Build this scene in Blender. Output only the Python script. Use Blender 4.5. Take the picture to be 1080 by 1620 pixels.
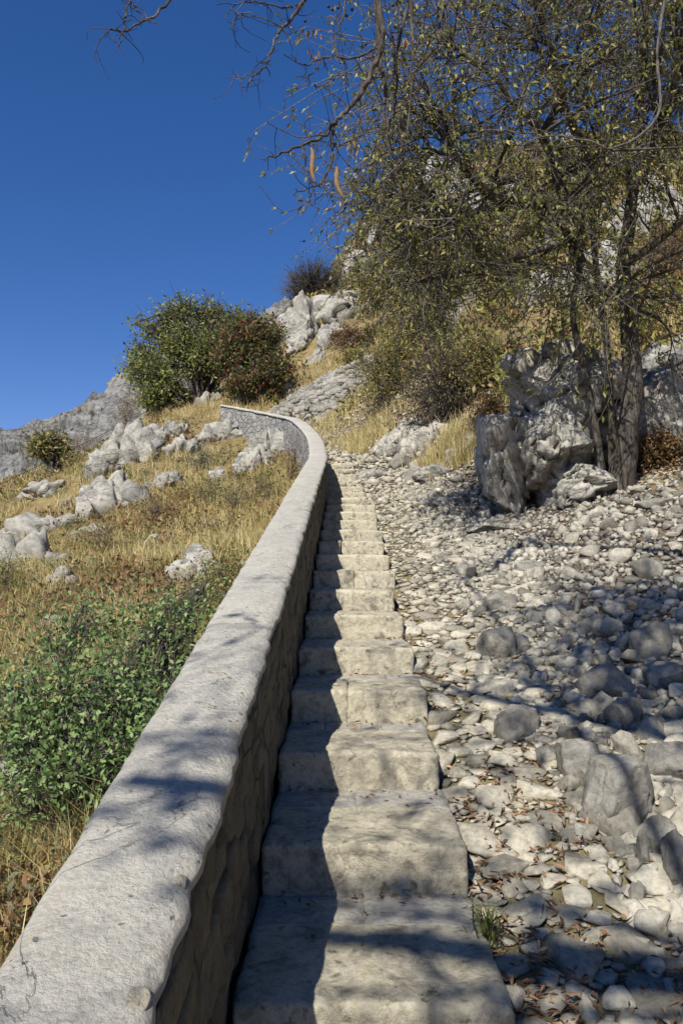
import bpy, bmesh, math, random
import numpy as np
from mathutils import Vector, Matrix
for o in list(bpy.data.objects): bpy.data.objects.remove(o)
S = bpy.context.scene
COL = S.collection
R_ = math.radians
# ------------------------------------------------------------------ camera, sky, sun, exposure
EYE, SL = 1.59, 0.2448            # eye height above the line of step noses, slope of the stairs
FPX, PITCH, YAW = 1236.0, R_(5.315), 0.006
cam = bpy.data.cameras.new('camera'); cob = bpy.data.objects.new('camera', cam); COL.objects.link(cob)
cam.sensor_fit = 'VERTICAL'; cam.sensor_height = 23.6; cam.sensor_width = 15.7
cam.lens = FPX/1620*23.6; cam.clip_start = .05; cam.clip_end = 6000
cob.location = (0, 0, EYE); cob.rotation_euler = (R_(90)+PITCH, 0, YAW)
S.camera = cob
SUN_EL, SUN_AZ = 44.0, 24.0       # azimuth: degrees to the left of straight behind the camera
w = bpy.data.worlds.new('World'); S.world = w; w.use_nodes = True
nt = w.node_tree; bg = nt.nodes['Background']
sky = nt.nodes.new('ShaderNodeTexSky'); sky.sky_type = 'NISHITA'; sky.sun_disc = False
sky.sun_elevation = R_(SUN_EL); sky.sun_rotation = R_(180+SUN_AZ)
sky.altitude = 600; sky.air_density = 1.0; sky.dust_density = 0.05; sky.ozone_density = 3.5
hs = nt.nodes.new('ShaderNodeHueSaturation'); hs.inputs['Saturation'].default_value = 1.28
tn = nt.nodes.new('ShaderNodeMix'); tn.data_type = 'RGBA'; tn.blend_type = 'MULTIPLY'; tn.inputs[0].default_value = 1; tn.inputs[7].default_value = (1.12, .875, 1.04, 1)
nt.links.new(sky.outputs[0], hs.inputs['Color']); nt.links.new(hs.outputs[0], tn.inputs[6]); nt.links.new(tn.outputs[2], bg.inputs[0]); bg.inputs[1].default_value = 0.080
sl = bpy.data.lights.new('sun', 'SUN'); so = bpy.data.objects.new('sun', sl); COL.objects.link(so)
sl.energy = 5.0; sl.angle = R_(.53); sl.color = (1, .96, .88)
ce = math.cos(R_(SUN_EL))
sd = Vector((ce*math.sin(R_(SUN_AZ)), ce*math.cos(R_(SUN_AZ)), -math.sin(R_(SUN_EL))))
so.rotation_euler = sd.to_track_quat('-Z', 'Y').to_euler(); so.location = (-10, -20, 30)
S.view_settings.view_transform = 'Standard'; S.view_settings.look = 'None'
S.view_settings.exposure = 0.52; S.view_settings.gamma = 1.0; S.view_settings.use_curve_mapping = False
S.render.engine = 'CYCLES'
S.cycles.max_bounces = 6; S.cycles.diffuse_bounces = 1; S.cycles.transparent_max_bounces = 4; S.cycles.use_denoising = True
# ------------------------------------------------------------------ small maths
def ray(px, py):
    v = np.array([(px-540)/FPX, 1.0, (810-py)/FPX])
    c, s = math.cos(PITCH), math.sin(PITCH); v = np.array([v[0], v[1]*c-v[2]*s, v[1]*s+v[2]*c])
    c, s = math.cos(YAW), math.sin(YAW); v = np.array([v[0]*c-v[1]*s, v[0]*s+v[1]*c, v[2]])
    return v/v[1]
def at(px, py, d): return ray(px, py)*d + np.array([0, 0, EYE])
def _h(ix, iy, iz, seed):
    n = (ix.astype(np.int64)*374761393 + iy.astype(np.int64)*668265263 + iz.astype(np.int64)*2147483647 + seed*1274126177) & 0xffffffff
    n = ((n ^ (n >> 13))*1274126177) & 0xffffffff; n = ((n ^ (n >> 16))*2246822519) & 0xffffffff
    return ((n ^ (n >> 15)) & 0xffffff)/float(0xffffff)
def vnoise(p, seed=0):
    p = np.asarray(p, float); i = np.floor(p).astype(np.int64); f = p-i; f = f*f*(3-2*f)
    out = 0
    for dx in (0, 1):
        wx = f[:, 0] if dx else 1-f[:, 0]
        for dy in (0, 1):
            wy = f[:, 1] if dy else 1-f[:, 1]
            for dz in (0, 1):
                wz = f[:, 2] if dz else 1-f[:, 2]
                out = out + wx*wy*wz*_h(i[:, 0]+dx, i[:, 1]+dy, i[:, 2]+dz, seed)
    return out*2-1
def fbm(p, octv=4, seed=0, ridged=False):
    a, t, out = 1.0, 0.0, 0; p = np.asarray(p, float)
    for k in range(octv):
        n = vnoise(p, seed+k*17)
        if ridged: n = 1-2*np.abs(n)
        out = out + a*n; t += a; a *= .5; p = p*2.03+11.3
    return out/t
def cells(x, y, seed=0):
    """2-D Voronoi: returns F1, F2 and two random numbers of the nearest cell plus offset from its centre"""
    ix, iy = np.floor(x).astype(np.int64), np.floor(y).astype(np.int64); z0 = np.zeros_like(ix)
    f1 = np.full(x.shape, 9.); f2 = f1.copy(); r1 = f1*0; r2 = f1*0; ox = f1*0; oy = f1*0
    for dx in (-1, 0, 1):
        for dy in (-1, 0, 1):
            cx = ix+dx+_h(ix+dx, iy+dy, z0, seed); cy = iy+dy+_h(ix+dx, iy+dy, z0+1, seed)
            d = np.hypot(x-cx, y-cy); near = d < f1
            f2 = np.where(near, f1, np.minimum(f2, d)); f1 = np.where(near, d, f1)
            r1 = np.where(near, _h(ix+dx, iy+dy, z0+2, seed), r1); r2 = np.where(near, _h(ix+dx, iy+dy, z0+3, seed), r2)
            ox = np.where(near, x-cx, ox); oy = np.where(near, y-cy, oy)
    return f1, f2, r1, r2, ox, oy
def cells3(P, seed=0):
    """3-D Voronoi of nearest cells: F1, F2 and a random number of the cell"""
    I = np.floor(P).astype(np.int64); f1 = np.full(len(P), 9.); f2 = f1.copy(); r1 = f1*0
    for dx in (-1, 0, 1):
        for dy in (-1, 0, 1):
            for dz in (-1, 0, 1):
                a, b, c = I[:, 0]+dx, I[:, 1]+dy, I[:, 2]+dz
                d = np.sqrt((P[:, 0]-a-_h(a, b, c, seed))**2+(P[:, 1]-b-_h(a, b, c, seed+1))**2+(P[:, 2]-c-_h(a, b, c, seed+2))**2); nb = d < f1
                f2 = np.where(nb, f1, np.minimum(f2, d)); f1 = np.where(nb, d, f1); r1 = np.where(nb, _h(a, b, c, seed+3), r1)
    return f1, f2, r1
def sstep(a, b, x): t = np.clip((x-a)/(b-a), 0, 1); return t*t*(3-2*t)
def catmull(P, n):
    P = np.array(P, float); Q = np.vstack([2*P[0]-P[1], P, 2*P[-1]-P[-2]]); out = []
    for k in range(1, len(Q)-2):
        t = np.linspace(0, 1, n, endpoint=False)[:, None]; a, b, c, d = Q[k-1], Q[k], Q[k+1], Q[k+2]
        out.append(.5*((2*b)+(c-a)*t+(2*a-5*b+4*c-d)*t**2+(3*b-a-3*c+d)*t**3))
    return np.vstack(out+[P[-1:]])
# ------------------------------------------------------------------ mesh helpers
def make_mesh(name, V, F, smooth=False, attr=None):
    V = np.asarray(V, np.float32); F = np.asarray(F, np.int32); me = bpy.data.meshes.new(name)
    k = F.shape[1]
    me.vertices.add(len(V)); me.vertices.foreach_set('co', V.ravel())
    me.loops.add(F.size); me.loops.foreach_set('vertex_index', F.ravel())
    me.polygons.add(len(F)); me.polygons.foreach_set('loop_start', np.arange(0, F.size, k, dtype=np.int32))
    if smooth: me.polygons.foreach_set('use_smooth', np.ones(len(F), bool))
    me.update(calc_edges=True); me.validate()
    if attr:
        for an, av in attr.items():
            a = me.attributes.new(an, 'FLOAT', 'POINT'); a.data.foreach_set('value', np.asarray(av, np.float32))
    return me
def link(name, me, mat=None, parent=None, kind=None):
    o = bpy.data.objects.new(name, me); COL.objects.link(o)
    if mat is not None and me is not None and len(me.materials) == 0: me.materials.append(mat)
    if parent is not None: o.parent = parent
    if kind: o['kind'] = kind
    return o
def tag(o, label, cat, group=None):
    o['label'] = label; o['category'] = cat
    if group: o['group'] = group
    return o
def empty(name, label, cat, loc=(0, 0, 0), group=None):
    o = link(name, None); o.location = loc; o.empty_display_size = .1
    return tag(o, label, cat, group)
def sub(V, loc): return np.asarray(V)-np.asarray(loc)
def grid_faces(nr, nc, closed=False):
    i = np.arange(nr-1)[:, None]; j = np.arange(nc if closed else nc-1)[None, :]; j2 = (j+1) % nc
    return np.stack([i*nc+j, i*nc+j2, (i+1)*nc+j2, (i+1)*nc+j], -1).reshape(-1, 4)
def tubes(polys, n=5):
    """list of (points, radii) -> verts, quads; polylines of equal length are swept together"""
    Vs, Fs, off = [], [], 0; ang = np.arange(n)*2*math.pi/n; ca, sa = np.cos(ang), np.sin(ang); by = {}
    for P, r in polys: by.setdefault(len(P), []).append((P, r))
    for m, L_ in by.items():
        P = np.array([q[0] for q in L_], float); r = np.array([q[1] for q in L_], float); T = np.gradient(P, axis=1)
        T /= np.linalg.norm(T, axis=2)[..., None]+1e-9
        up = np.where((np.abs(T[:, :, 2]).mean(1) < .8)[:, None], np.array([[0, 0, 1.]]), np.array([[1., 0, 0]]))[:, None, :]
        A = np.cross(T, np.broadcast_to(up, T.shape)); A /= np.linalg.norm(A, axis=2)[..., None]+1e-9; B = np.cross(T, A)
        V = P[:, :, None]+r[:, :, None, None]*(ca[None, None, :, None]*A[:, :, None]+sa[None, None, :, None]*B[:, :, None])
        Vs.append(V.reshape(-1, 3)); f = grid_faces(m, n, True); k = len(L_)
        Fs.append((f[None]+(np.arange(k)*m*n)[:, None, None]).reshape(-1, 4)+off); off += k*m*n
    return np.vstack(Vs), np.vstack(Fs)
def leaf_mesh(P, D, L, W, rng, fold=.35, droop=.0):
    """folded leaf cards: base, two sides, tip (2 triangles each)"""
    P = np.asarray(P, float); D = np.asarray(D, float); D = D/(np.linalg.norm(D, axis=1)[:, None]+1e-9); n = len(P)
    N = rng.normal(size=(n, 3)); N[:, 2] = np.abs(N[:, 2])+.4; X = np.cross(D, N); X /= np.linalg.norm(X, axis=1)[:, None]+1e-9
    N = np.cross(X, D); L = np.broadcast_to(L, n)[:, None]; W = np.broadcast_to(W, n)[:, None]
    m = P+D*L*.45; k = rng.uniform(.1, 1, (n, 1))*fold
    V = np.stack([P, m+X*W*.5+N*W*k, P+D*L-N*L*droop, m-X*W*.5+N*W*k], 1).reshape(-1, 3)
    b = np.arange(n)[:, None]*4; F = np.concatenate([b+np.array([[0, 1, 2]]), b+np.array([[0, 2, 3]])], 1).reshape(-1, 3)
    return V, F
def blades(P, Dl, H, W, rng):
    n = len(P); a = rng.uniform(0, 2*math.pi, n); X = np.stack([np.cos(a), np.sin(a), 0*a], 1)
    H = H[:, None]; W = np.broadcast_to(W, n)[:, None]; up = np.array([[0, 0, 1.]])
    m = P+up*H*.55+Dl*H*.25; t = P+up*H*.95+Dl*H*.9-up*H*.25*np.linalg.norm(Dl, axis=1)[:, None]
    V = np.stack([P-X*W, P+X*W, m+X*W*.7, m-X*W*.7, t], 1).reshape(-1, 3); b = np.arange(n)[:, None]*5
    F = np.concatenate([b+np.array([[0, 1, 2]]), b+np.array([[0, 2, 3]]), b+np.array([[3, 2, 4]])], 1).reshape(-1, 3)
    return V, F
# ------------------------------------------------------------------ materials
def new_mat(name):
    m = bpy.data.materials.new(name); m.use_nodes = True; t = m.node_tree
    b = t.nodes['Principled BSDF']; b.inputs['Roughness'].default_value = .85
    b.inputs['Specular IOR Level'].default_value = .25
    return m, t, b
class NB:
    def __init__(s, t): s.t = t; s.pos = t.nodes.new('ShaderNodeNewGeometry')
    def n(s, ty, **k):
        x = s.t.nodes.new(ty)
        for a, v in k.items(): setattr(x, a, v)
        return x
    def L(s, a, b): s.t.links.new(a, b)
    def noise(s, sc, det=6, rough=.6, dist=0, vec=None):
        x = s.n('ShaderNodeTexNoise'); x.inputs['Scale'].default_value = sc; x.inputs['Detail'].default_value = det
        x.inputs['Roughness'].default_value = rough; x.inputs['Distortion'].default_value = dist
        s.L(vec or s.pos.outputs['Position'], x.inputs['Vector']); return x.outputs['Fac']
    def vor(s, sc, feat='DISTANCE_TO_EDGE', vec=None, out=0):
        x = s.n('ShaderNodeTexVoronoi', feature=feat); x.inputs['Scale'].default_value = sc
        s.L(vec or s.pos.outputs['Position'], x.inputs['Vector']); return x.outputs[out]
    def ramp(s, fac, stops):
        r = s.n('ShaderNodeValToRGB'); e = r.color_ramp.elements
        while len(e) < len(stops): e.new(.5)
        for k, (p, c) in enumerate(stops):
            e[k].position = p; e[k].color = (*c, 1) if len(c) == 3 else c
        s.L(fac, r.inputs[0]); return r.outputs[0]
    def mix(s, fac, a, b, mode='MIX'):
        x = s.n('ShaderNodeMix', data_type='RGBA', blend_type=mode)
        for sock, v in ((x.inputs[0], fac), (x.inputs[6], a), (x.inputs[7], b)):
            if isinstance(v, (int, float)): sock.default_value = v
            elif isinstance(v, tuple): sock.default_value = (*v, 1)
            else: s.L(v, sock)
        return x.outputs[2]
    def math(s, op, a, b=None, c=None):
        x = s.n('ShaderNodeMath', operation=op)
        for k, v in enumerate((a, b, c)):
            if v is None: continue
            if isinstance(v, (int, float)): x.inputs[k].default_value = v
            else: s.L(v, x.inputs[k])
        return x.outputs[0]
    def warp(s, sc, amt):
        x = s.n('ShaderNodeTexNoise'); x.inputs['Scale'].default_value = sc; x.inputs['Detail'].default_value = 3
        s.L(s.pos.outputs['Position'], x.inputs['Vector'])
        m = s.n('ShaderNodeVectorMath', operation='MULTIPLY_ADD'); s.L(x.outputs['Color'], m.inputs[0])
        m.inputs[1].default_value = (amt,)*3; s.L(s.pos.outputs['Position'], m.inputs[2]); return m.outputs[0]
    def bump(s, b, h, strength, dist):
        x = s.n('ShaderNodeBump'); x.inputs['Strength'].default_value = strength; x.inputs['Distance'].default_value = dist
        s.L(h, x.inputs['Height']); s.L(x.outputs[0], b.inputs['Normal']); return x
    def island(s): return s.pos.outputs['Random Per Island']
def g(v, w=0.0): return (v*(1+w*.75), v*(1+w*.12), v*(1-w*1.4))
def stone_mat(name, lo, hi, sc=1.0, warm=.04, stain=.5, bump=.6, crack=True, lichen=None, isl=.25):
    m, t, b = new_mat(name); N = NB(t)
    big = N.noise(1.3*sc, 5, .6, .4); fine = N.noise(14*sc, 8, .7); grit = N.noise(90*sc, 3, .6)
    c = N.ramp(big, [(.3, g(lo, warm)), (.52, g((lo+hi)/2, warm*1.3)), (.7, g(hi, warm))])
    c = N.mix(.55, c, N.ramp(fine, [(.32, g(lo*.55, warm)), (.5, g((lo+hi)/2, warm)), (.72, g(min(hi*1.12, .85), warm*.6))]))
    st = N.noise(3.1*sc, 7, .68, .9)
    c = N.mix(N.math('MULTIPLY', N.ramp(st, [(.5, (0, 0, 0)), (.66, (1, 1, 1))]), stain), c, g(lo*.38, warm*.6))
    if lichen:
        l = N.noise(6*sc, 6, .7, .3); c = N.mix(N.math('MULTIPLY', N.ramp(l, [(.57, (0, 0, 0)), (.66, (1, 1, 1))]), .75), c, lichen)
    h = N.math('MULTIPLY_ADD', fine, .6, N.math('MULTIPLY', grit, .18))
    h = N.math('MULTIPLY_ADD', big, .9, h)
    if crack:
        mp = N.n('ShaderNodeMapping'); mp.inputs['Rotation'].default_value = (.4, .5, .3); mp.inputs['Scale'].default_value = (.8, 1.0, 1.7); N.L(N.pos.outputs['Position'], mp.inputs[0])
        cn = N.math('ABSOLUTE', N.math('SUBTRACT', N.noise(1.1*sc, 6, .62, .8, mp.outputs[0]), .5))
        cr = N.ramp(cn, [(0, (0, 0, 0)), (.022, (1, 1, 1))])
        c = N.mix(N.math('SUBTRACT', 1.0, cr), c, N.mix(.45, c, g(.05)))
        h = N.math('MULTIPLY_ADD', cr, .35, h)
    if isl: 
        tint = N.ramp(N.island(), [(0, (1-isl,)*3), (.5, (1, .99, .97)), (1, (1+isl*.35,)*3)])
        c = N.mix(1.0, c, tint, 'MULTIPLY')
    N.L(c, b.inputs['Base Color']); N.bump(b, h, bump, .04/sc)
    return m
def leaf_mat(name, stops, trans=.25, rough=.55):
    m, t, b = new_mat(name); N = NB(t)
    c = N.ramp(N.island(), stops); N.L(c, b.inputs['Base Color']); b.inputs['Roughness'].default_value = rough
    tr = N.n('ShaderNodeBsdfTranslucent'); N.L(c, tr.inputs[0]); mx = N.n('ShaderNodeMixShader'); mx.inputs[0].default_value = trans
    N.L(b.outputs[0], mx.inputs[1]); N.L(tr.outputs[0], mx.inputs[2]); N.L(mx.outputs[0], t.nodes['Material Output'].inputs[0])
    return m
def bark_mat(name, a, c2, sc=1.0):
    m, t, b = new_mat(name); N = NB(t)
    mp = N.n('ShaderNodeMapping'); mp.inputs['Scale'].default_value = (9*sc, 9*sc, 1.6*sc); N.L(N.pos.outputs['Position'], mp.inputs[0])
    n1 = N.noise(2.2, 8, .7, .6, mp.outputs[0]); n2 = N.noise(2.5*sc, 4, .6)
    c = N.ramp(n1, [(.33, tuple(x*.35 for x in a)), (.5, a), (.68, c2)]); c = N.mix(N.ramp(n2, [(.52, (0, 0, 0)), (.72, (.7, .7, .7))]), c, g(.22, .05))
    N.L(c, b.inputs['Base Color']); N.bump(b, n1, .9, .03); return m
M = {}
M['lime'] = stone_mat('limestone', .18, .40, 1.0, .09, .6, 1.0)
M['lime_far'] = stone_mat('limestone_outcrop', .17, .38, .7, .085, .6, .6)
M['boulder'] = stone_mat('grey_boulder', .12, .29, 2.0, .10, .6, .9, crack=False)
M['big'] = stone_mat('weathered_rock', .16, .46, 1.0, .10, .65, .6)
M['dust'] = stone_mat('trodden_earth', .09, .20, 6.0, .32, .4, 1.0, crack=False, isl=0)
M['mountain'] = stone_mat('mountain_rock', .10, .27, .10, .04, .85, 1.0, lichen=(.09, .065, .035), isl=0)
M['cobble'] = stone_mat('cobble_stone', .22, .48, 3.0, .14, .45, .7, crack=False, isl=.5)
M['scree'] = stone_mat('scree_stone', .16, .44, 3.0, .12, .5, .7, crack=False, isl=.6)
M['step'] = stone_mat('worn_step_stone', .26, .51, 2.6, .155, .75, 1.0, crack=False, lichen=(.05, .043, .025), isl=.15)
M['tread'] = stone_mat('tread_stone', .23, .43, 2.6, .08, .5, .9, crack=False, isl=.25)
M['wallstone_shade_toned'] = stone_mat('wall_stone_shade_toned', .05, .14, 3.0, .2, .5, .7, crack=False, isl=.4)  # inner-face stones: brown, darkened so the colour carries the wall's shade
def cap_mat():
    m, t, b = new_mat('weathered_mortar'); N = NB(t)
    big = N.noise(2.2, 6, .65, .3); fine = N.noise(45, 8, .75); grit = N.noise(170, 4, .7); agg = N.vor(75, 'F1', vec=N.warp(30, .01)); mid = N.noise(11, 6, .7, .5)
    c = N.ramp(big, [(.3, g(.29, .09)), (.55, g(.38, .10)), (.75, g(.46, .10))])
    c = N.mix(.5, c, N.ramp(fine, [(.3, g(.12, .08)), (.46, g(.38, .09)), (.7, g(.54, .10))]))
    c = N.mix(N.ramp(mid, [(.52, (0, 0, 0)), (.72, (.55, .55, .55))]), c, g(.20, .06))
    c = N.mix(N.ramp(N.noise(4.5, 6, .7, .8), [(.56, (0, 0, 0)), (.68, (.5, .5, .5))]), c, (.40, .35, .26))
    pit = N.ramp(N.vor(26, 'F1', vec=N.warp(9, .08)), [(.10, (0, 0, 0)), (.17, (1, 1, 1))])
    pm = N.ramp(N.noise(7, 3), [(.50, (0, 0, 0)), (.56, (1, 1, 1))]); pit = N.mix(pm, (1, 1, 1), pit)
    c = N.mix(N.math('MULTIPLY', N.math('SUBTRACT', 1.0, pit), .7), c, g(.09))
    ck = N.ramp(N.math('ABSOLUTE', N.math('SUBTRACT', N.noise(1.6, 8, .6, 1.2), .5)), [(0, (0, 0, 0)), (.006, (1, 1, 1))]); km = N.ramp(N.noise(1.1, 2), [(.5, (0, 0, 0)), (.58, (1, 1, 1))]); ck = N.mix(km, (1, 1, 1), ck)
    c = N.mix(N.math('MULTIPLY', N.math('SUBTRACT', 1.0, ck), .7), c, g(.08))
    N.L(c, b.inputs['Base Color']); h = N.math('MULTIPLY_ADD', fine, .8, N.math('MULTIPLY', grit, .35)); h = N.math('MULTIPLY_ADD', pit, .35, h); h = N.math('MULTIPLY_ADD', agg, -.25, h); h = N.math('MULTIPLY_ADD', ck, .3, h); h = N.math('MULTIPLY_ADD', mid, .25, h)
    N.bump(b, N.math('MULTIPLY_ADD', big, .8, h), .8, .018); return m
M['cap'] = cap_mat()
def masonry_mat(name, sc=5.0, warm=.12, lo=.17, hi=.40):
    m, t, b = new_mat(name); N = NB(t); v = N.warp(3, .25)
    mp = N.n('ShaderNodeMapping'); mp.inputs['Scale'].default_value = (1, 1, 1.7); N.L(v, mp.inputs[0])
    e = N.vor(sc, vec=mp.outputs[0]); cc = N.vor(sc, 'F1', vec=mp.outputs[0], out=1)
    sep = N.n('ShaderNodeSeparateColor'); N.L(cc, sep.inputs[0])
    c = N.ramp(sep.outputs[0], [(0, g(lo, warm)), (.5, g((lo+hi)/2, warm)), (1, g(hi, warm*.7))])
    c = N.mix(.45, c, N.ramp(N.noise(24, 8, .7), [(.35, g(lo*.5, warm)), (.65, g(hi, warm))]))
    j = N.ramp(e, [(.0, (0, 0, 0)), (.09, (1, 1, 1))]); c = N.mix(N.math('SUBTRACT', 1.0, j), c, g(lo*1.1, .06))
    N.L(c, b.inputs['Base Color']); N.bump(b, N.math('MULTIPLY_ADD', N.noise(30, 6, .7), .4, j), .9, .035); return m
M['wall'] = masonry_mat('rubble_masonry_shade_toned', 4.5, .2, .05, .13)  # brown mud-faced inner side, with its shade painted into the dark albedo
M['wall_far'] = masonry_mat('grey_masonry', 4.2, .05, .18, .38)
def ground_mat():
    m, t, b = new_mat('hillside_ground'); N = NB(t)
    at_ = N.n('ShaderNodeAttribute', attribute_name='rock'); a2 = N.n('ShaderNodeAttribute', attribute_name='rubble')
    n1 = N.noise(.55, 6, .6, .4); n2 = N.noise(5, 8, .7); n3 = N.noise(40, 5, .7)
    soil = N.ramp(n1, [(.3, (.10, .06, .03)), (.44, (.24, .175, .075)), (.58, (.32, .24, .105)), (.72, (.11, .11, .04))])
    soil = N.mix(.55, soil, N.ramp(n2, [(.35, (.07, .045, .02)), (.55, (.21, .16, .075)), (.7, (.31, .26, .14))]))
    big = N.noise(.9, 6, .65, .5); c1 = N.ramp(big, [(.3, g(.14, .04)), (.5, g(.25, .05)), (.7, g(.36, .04))])
    c1 = N.mix(.55, c1, N.ramp(n2, [(.34, g(.09, .03)), (.5, g(.25, .05)), (.7, g(.40, .04))]))
    mpz = N.n('ShaderNodeMapping'); mpz.inputs['Rotation'].default_value = (.5, .35, .2); mpz.inputs['Scale'].default_value = (1, 1, 2.6); N.L(N.warp(.9, .9), mpz.inputs[0])
    cr = N.ramp(N.vor(.8, vec=mpz.outputs[0]), [(0, (0, 0, 0)), (.05, (1, 1, 1))])
    c1 = N.mix(N.math('SUBTRACT', 1.0, cr), c1, g(.10))
    edge = N.math('ADD', at_.outputs['Fac'], N.math('MULTIPLY', N.math('SUBTRACT', n2, .5), .9))
    rk = N.ramp(edge, [(.42, (0, 0, 0)), (.56, (1, 1, 1))])
    c = N.mix(rk, soil, c1)
    rub = N.ramp(n3, [(.35, (.075, .052, .034)), (.5, (.17, .125, .085)), (.65, (.26, .215, .165))])
    c = N.mix(a2.outputs['Fac'], c, rub)
    N.L(c, b.inputs['Base Color']); h = N.math('MULTIPLY_ADD', N.math('MULTIPLY', cr, rk), .7, N.math('MULTIPLY_ADD', n3, .12, n2))
    N.bump(b, h, .8, .10); return m
M['ground'] = ground_mat()
M['twig'] = bark_mat('grey_twig', (.12, .10, .085), (.26, .23, .20), 3)
M['bark'] = bark_mat('tree_bark', (.075, .062, .048), (.16, .135, .105), 1.0)
M['darktwig'] = bark_mat('dark_twig', (.075, .06, .05), (.16, .13, .11), 3)
M['leafB'] = leaf_mat('olive_leaf', [(0, (.09, .11, .025)), (.4, (.20, .21, .05)), (.75, (.31, .30, .09)), (.93, (.42, .35, .15)), (1, (.40, .26, .13))], .35)
M['bush'] = leaf_mat('green_bush_leaf', [(0, (.06, .11, .035)), (.5, (.19, .29, .09)), (.85, (.31, .41, .17)), (.97, (.34, .38, .18)), (1, (.45, .34, .1))], .4)
M['treeleaf'] = leaf_mat('tree_leaf', [(0, (.10, .13, .03)), (.5, (.22, .25, .07)), (1, (.38, .38, .13))], .45)
M['redleaf'] = leaf_mat('russet_tree_leaf', [(0, (.07, .10, .025)), (.5, (.14, .16, .045)), (.75, (.23, .18, .06)), (.9, (.30, .10, .06)), (1, (.34, .07, .06))], .35)
M['russet'] = leaf_mat('russet_shrub', [(0, (.13, .08, .04)), (.5, (.25, .14, .07)), (.8, (.30, .20, .08)), (1, (.2, .19, .06))], .3)
M['olive'] = leaf_mat('hill_shrub', [(0, (.12, .13, .035)), (.4, (.25, .26, .07)), (.7, (.38, .34, .12)), (.9, (.42, .30, .13)), (1, (.36, .17, .09))], .4)
M['darkshrub'] = leaf_mat('dark_shrub', [(0, (.04, .038, .025)), (.5, (.09, .075, .045)), (1, (.15, .105, .07))])
M['greyshrub'] = leaf_mat('grey_green_shrub', [(0, (.07, .085, .05)), (.5, (.13, .15, .085)), (1, (.2, .21, .13))])
M['straw'] = leaf_mat('dry_grass', [(0, (.32, .24, .09)), (.4, (.50, .40, .16)), (.8, (.64, .53, .26)), (1, (.70, .62, .37))], .3)
M['tan'] = leaf_mat('brown_grass', [(0, (.17, .115, .05)), (.5, (.32, .22, .095)), (1, (.44, .33, .15))], .3)
M['green'] = leaf_mat('green_grass', [(0, (.07, .10, .025)), (.5, (.14, .17, .05)), (1, (.26, .26, .09))], .3)
M['litter'] = leaf_mat('dead_leaf', [(0, (.09, .05, .03)), (.4, (.22, .12, .065)), (.8, (.34, .20, .11)), (1, (.42, .28, .17))], .1, .7)
M['pod'] = leaf_mat('dry_pod', [(0, (.22, .13, .055)), (1, (.30, .19, .085))], .3)
def flat_mat(name, c, r=.6):
    m, t, b = new_mat(name); N = NB(t); N.L(N.ramp(N.noise(30), [(.3, tuple(x*.7 for x in c)), (.7, c)]), b.inputs['Base Color']); b.inputs['Roughness'].default_value = r; return m
M['cable'] = flat_mat('dark_cable', (.05, .05, .05)); M['bird'] = flat_mat('dark_feather', (.02, .02, .022)); M['berry'] = flat_mat('dark_seed', (.04, .025, .02))
# ------------------------------------------------------------------ the parapet's line (needed by the terrain)
INX, OUTX, WTOP = -.30, -.57, .63          # inner face, outer face, height of the top above the nose line
WL = [(-.435, y, SL*y+WTOP) for y in (-3, 0, 3, 6, 9, 11)]
WL += [tuple(np.array([-.44, 12.2, SL*12.2+WTOP+.02]))]
for px, py, d in ((497, 692, 15.0), (480, 672, 17.2), (464, 662, 19.0), (432, 655, 20.6), (395, 648, 22.0), (355, 641, 23.4)):
    WL.append(tuple(at(px, py, d)))
WLs = catmull(WL, 26)
def wall_frame(C):
    T = np.gradient(C, axis=0); T[:, 2] = 0; T /= np.linalg.norm(T, axis=1)[:, None]
    return np.stack([T[:, 1], -T[:, 0], 0*T[:, 0]], 1)     # unit vector to the inner (path) side
# ------------------------------------------------------------------ terrain
ctl = []
for y in (-8, -4, -1, 2, 5, 8, 11):
    for x, dz in ((-25, -5.0), (-12, -2.0), (-6, -1.1), (-3, -.80), (-1.5, -.62), (-.8, -.55), (-.25, -.17), (.45, -.15), (1.3, -.11), (2.3, .10), (3.6, .5), (5, 1.05), (8, 3.0), (14, 8)):
        ctl.append((x, y, dz))
Nn = wall_frame(WLs)
for k in range(0, len(WLs), 13):
    if WLs[k][1] > 12.0:
        for off, dz in ((.9, -.72), (2.0, -.6), (-.6, -1.1), (-1.6, -1.45), (-3.0, -1.9)):
            p = WLs[k]+Nn[k]*off; ctl.append((p[0], p[1], p[2]+dz-SL*p[1]))
for px, py, d in ((0, 865, 16), (0, 782, 30), (100, 745, 30), (200, 694, 30), (120, 805, 20), (350, 648, 26), (310, 640, 29), (440, 600, 30), (430, 560, 34), (500, 560, 32),
                  (500, 500, 36), (520, 465, 39), (560, 425, 45), (590, 372, 56), (620, 315, 62), (680, 268, 66), (760, 240, 70), (900, 226, 66), (1080, 205, 58),
                  (560, 590, 27), (620, 655, 19), (650, 560, 23), (720, 680, 14.5), (700, 500, 26), (800, 560, 17.5), (780, 400, 32), (680, 400, 40), (900, 450, 19.5), (1000, 330, 25), (1080, 300, 24), (1080, 560, 14.5),
                  (1300, 350, 18), (1300, 150, 40), (1500, 300, 14), (450, 505, 44), (-150, 840, 30), (-300, 890, 28)):
    p = at(px, py, d); ctl.append((p[0], p[1], p[2]-SL*p[1]))
for x, y, z in ((-30, 55, 4), (-12, 55, 9), (-4, 50, 14.5), (-60, 40, -6), (-60, 90, 0), (-20, 90, 14), (0, 95, 28), (30, 100, 44), (70, 90, 62), (70, 40, 44), (45, 10, 30), (60, -10, 30), (-50, 0, -14), (-50, -10, -16)):
    ctl.append((x, y, z-SL*y))
ctl = np.array(ctl)
def _phi(r2): return np.where(r2 > 1e-9, .5*r2*np.log(r2+1e-12), 0)
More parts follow.
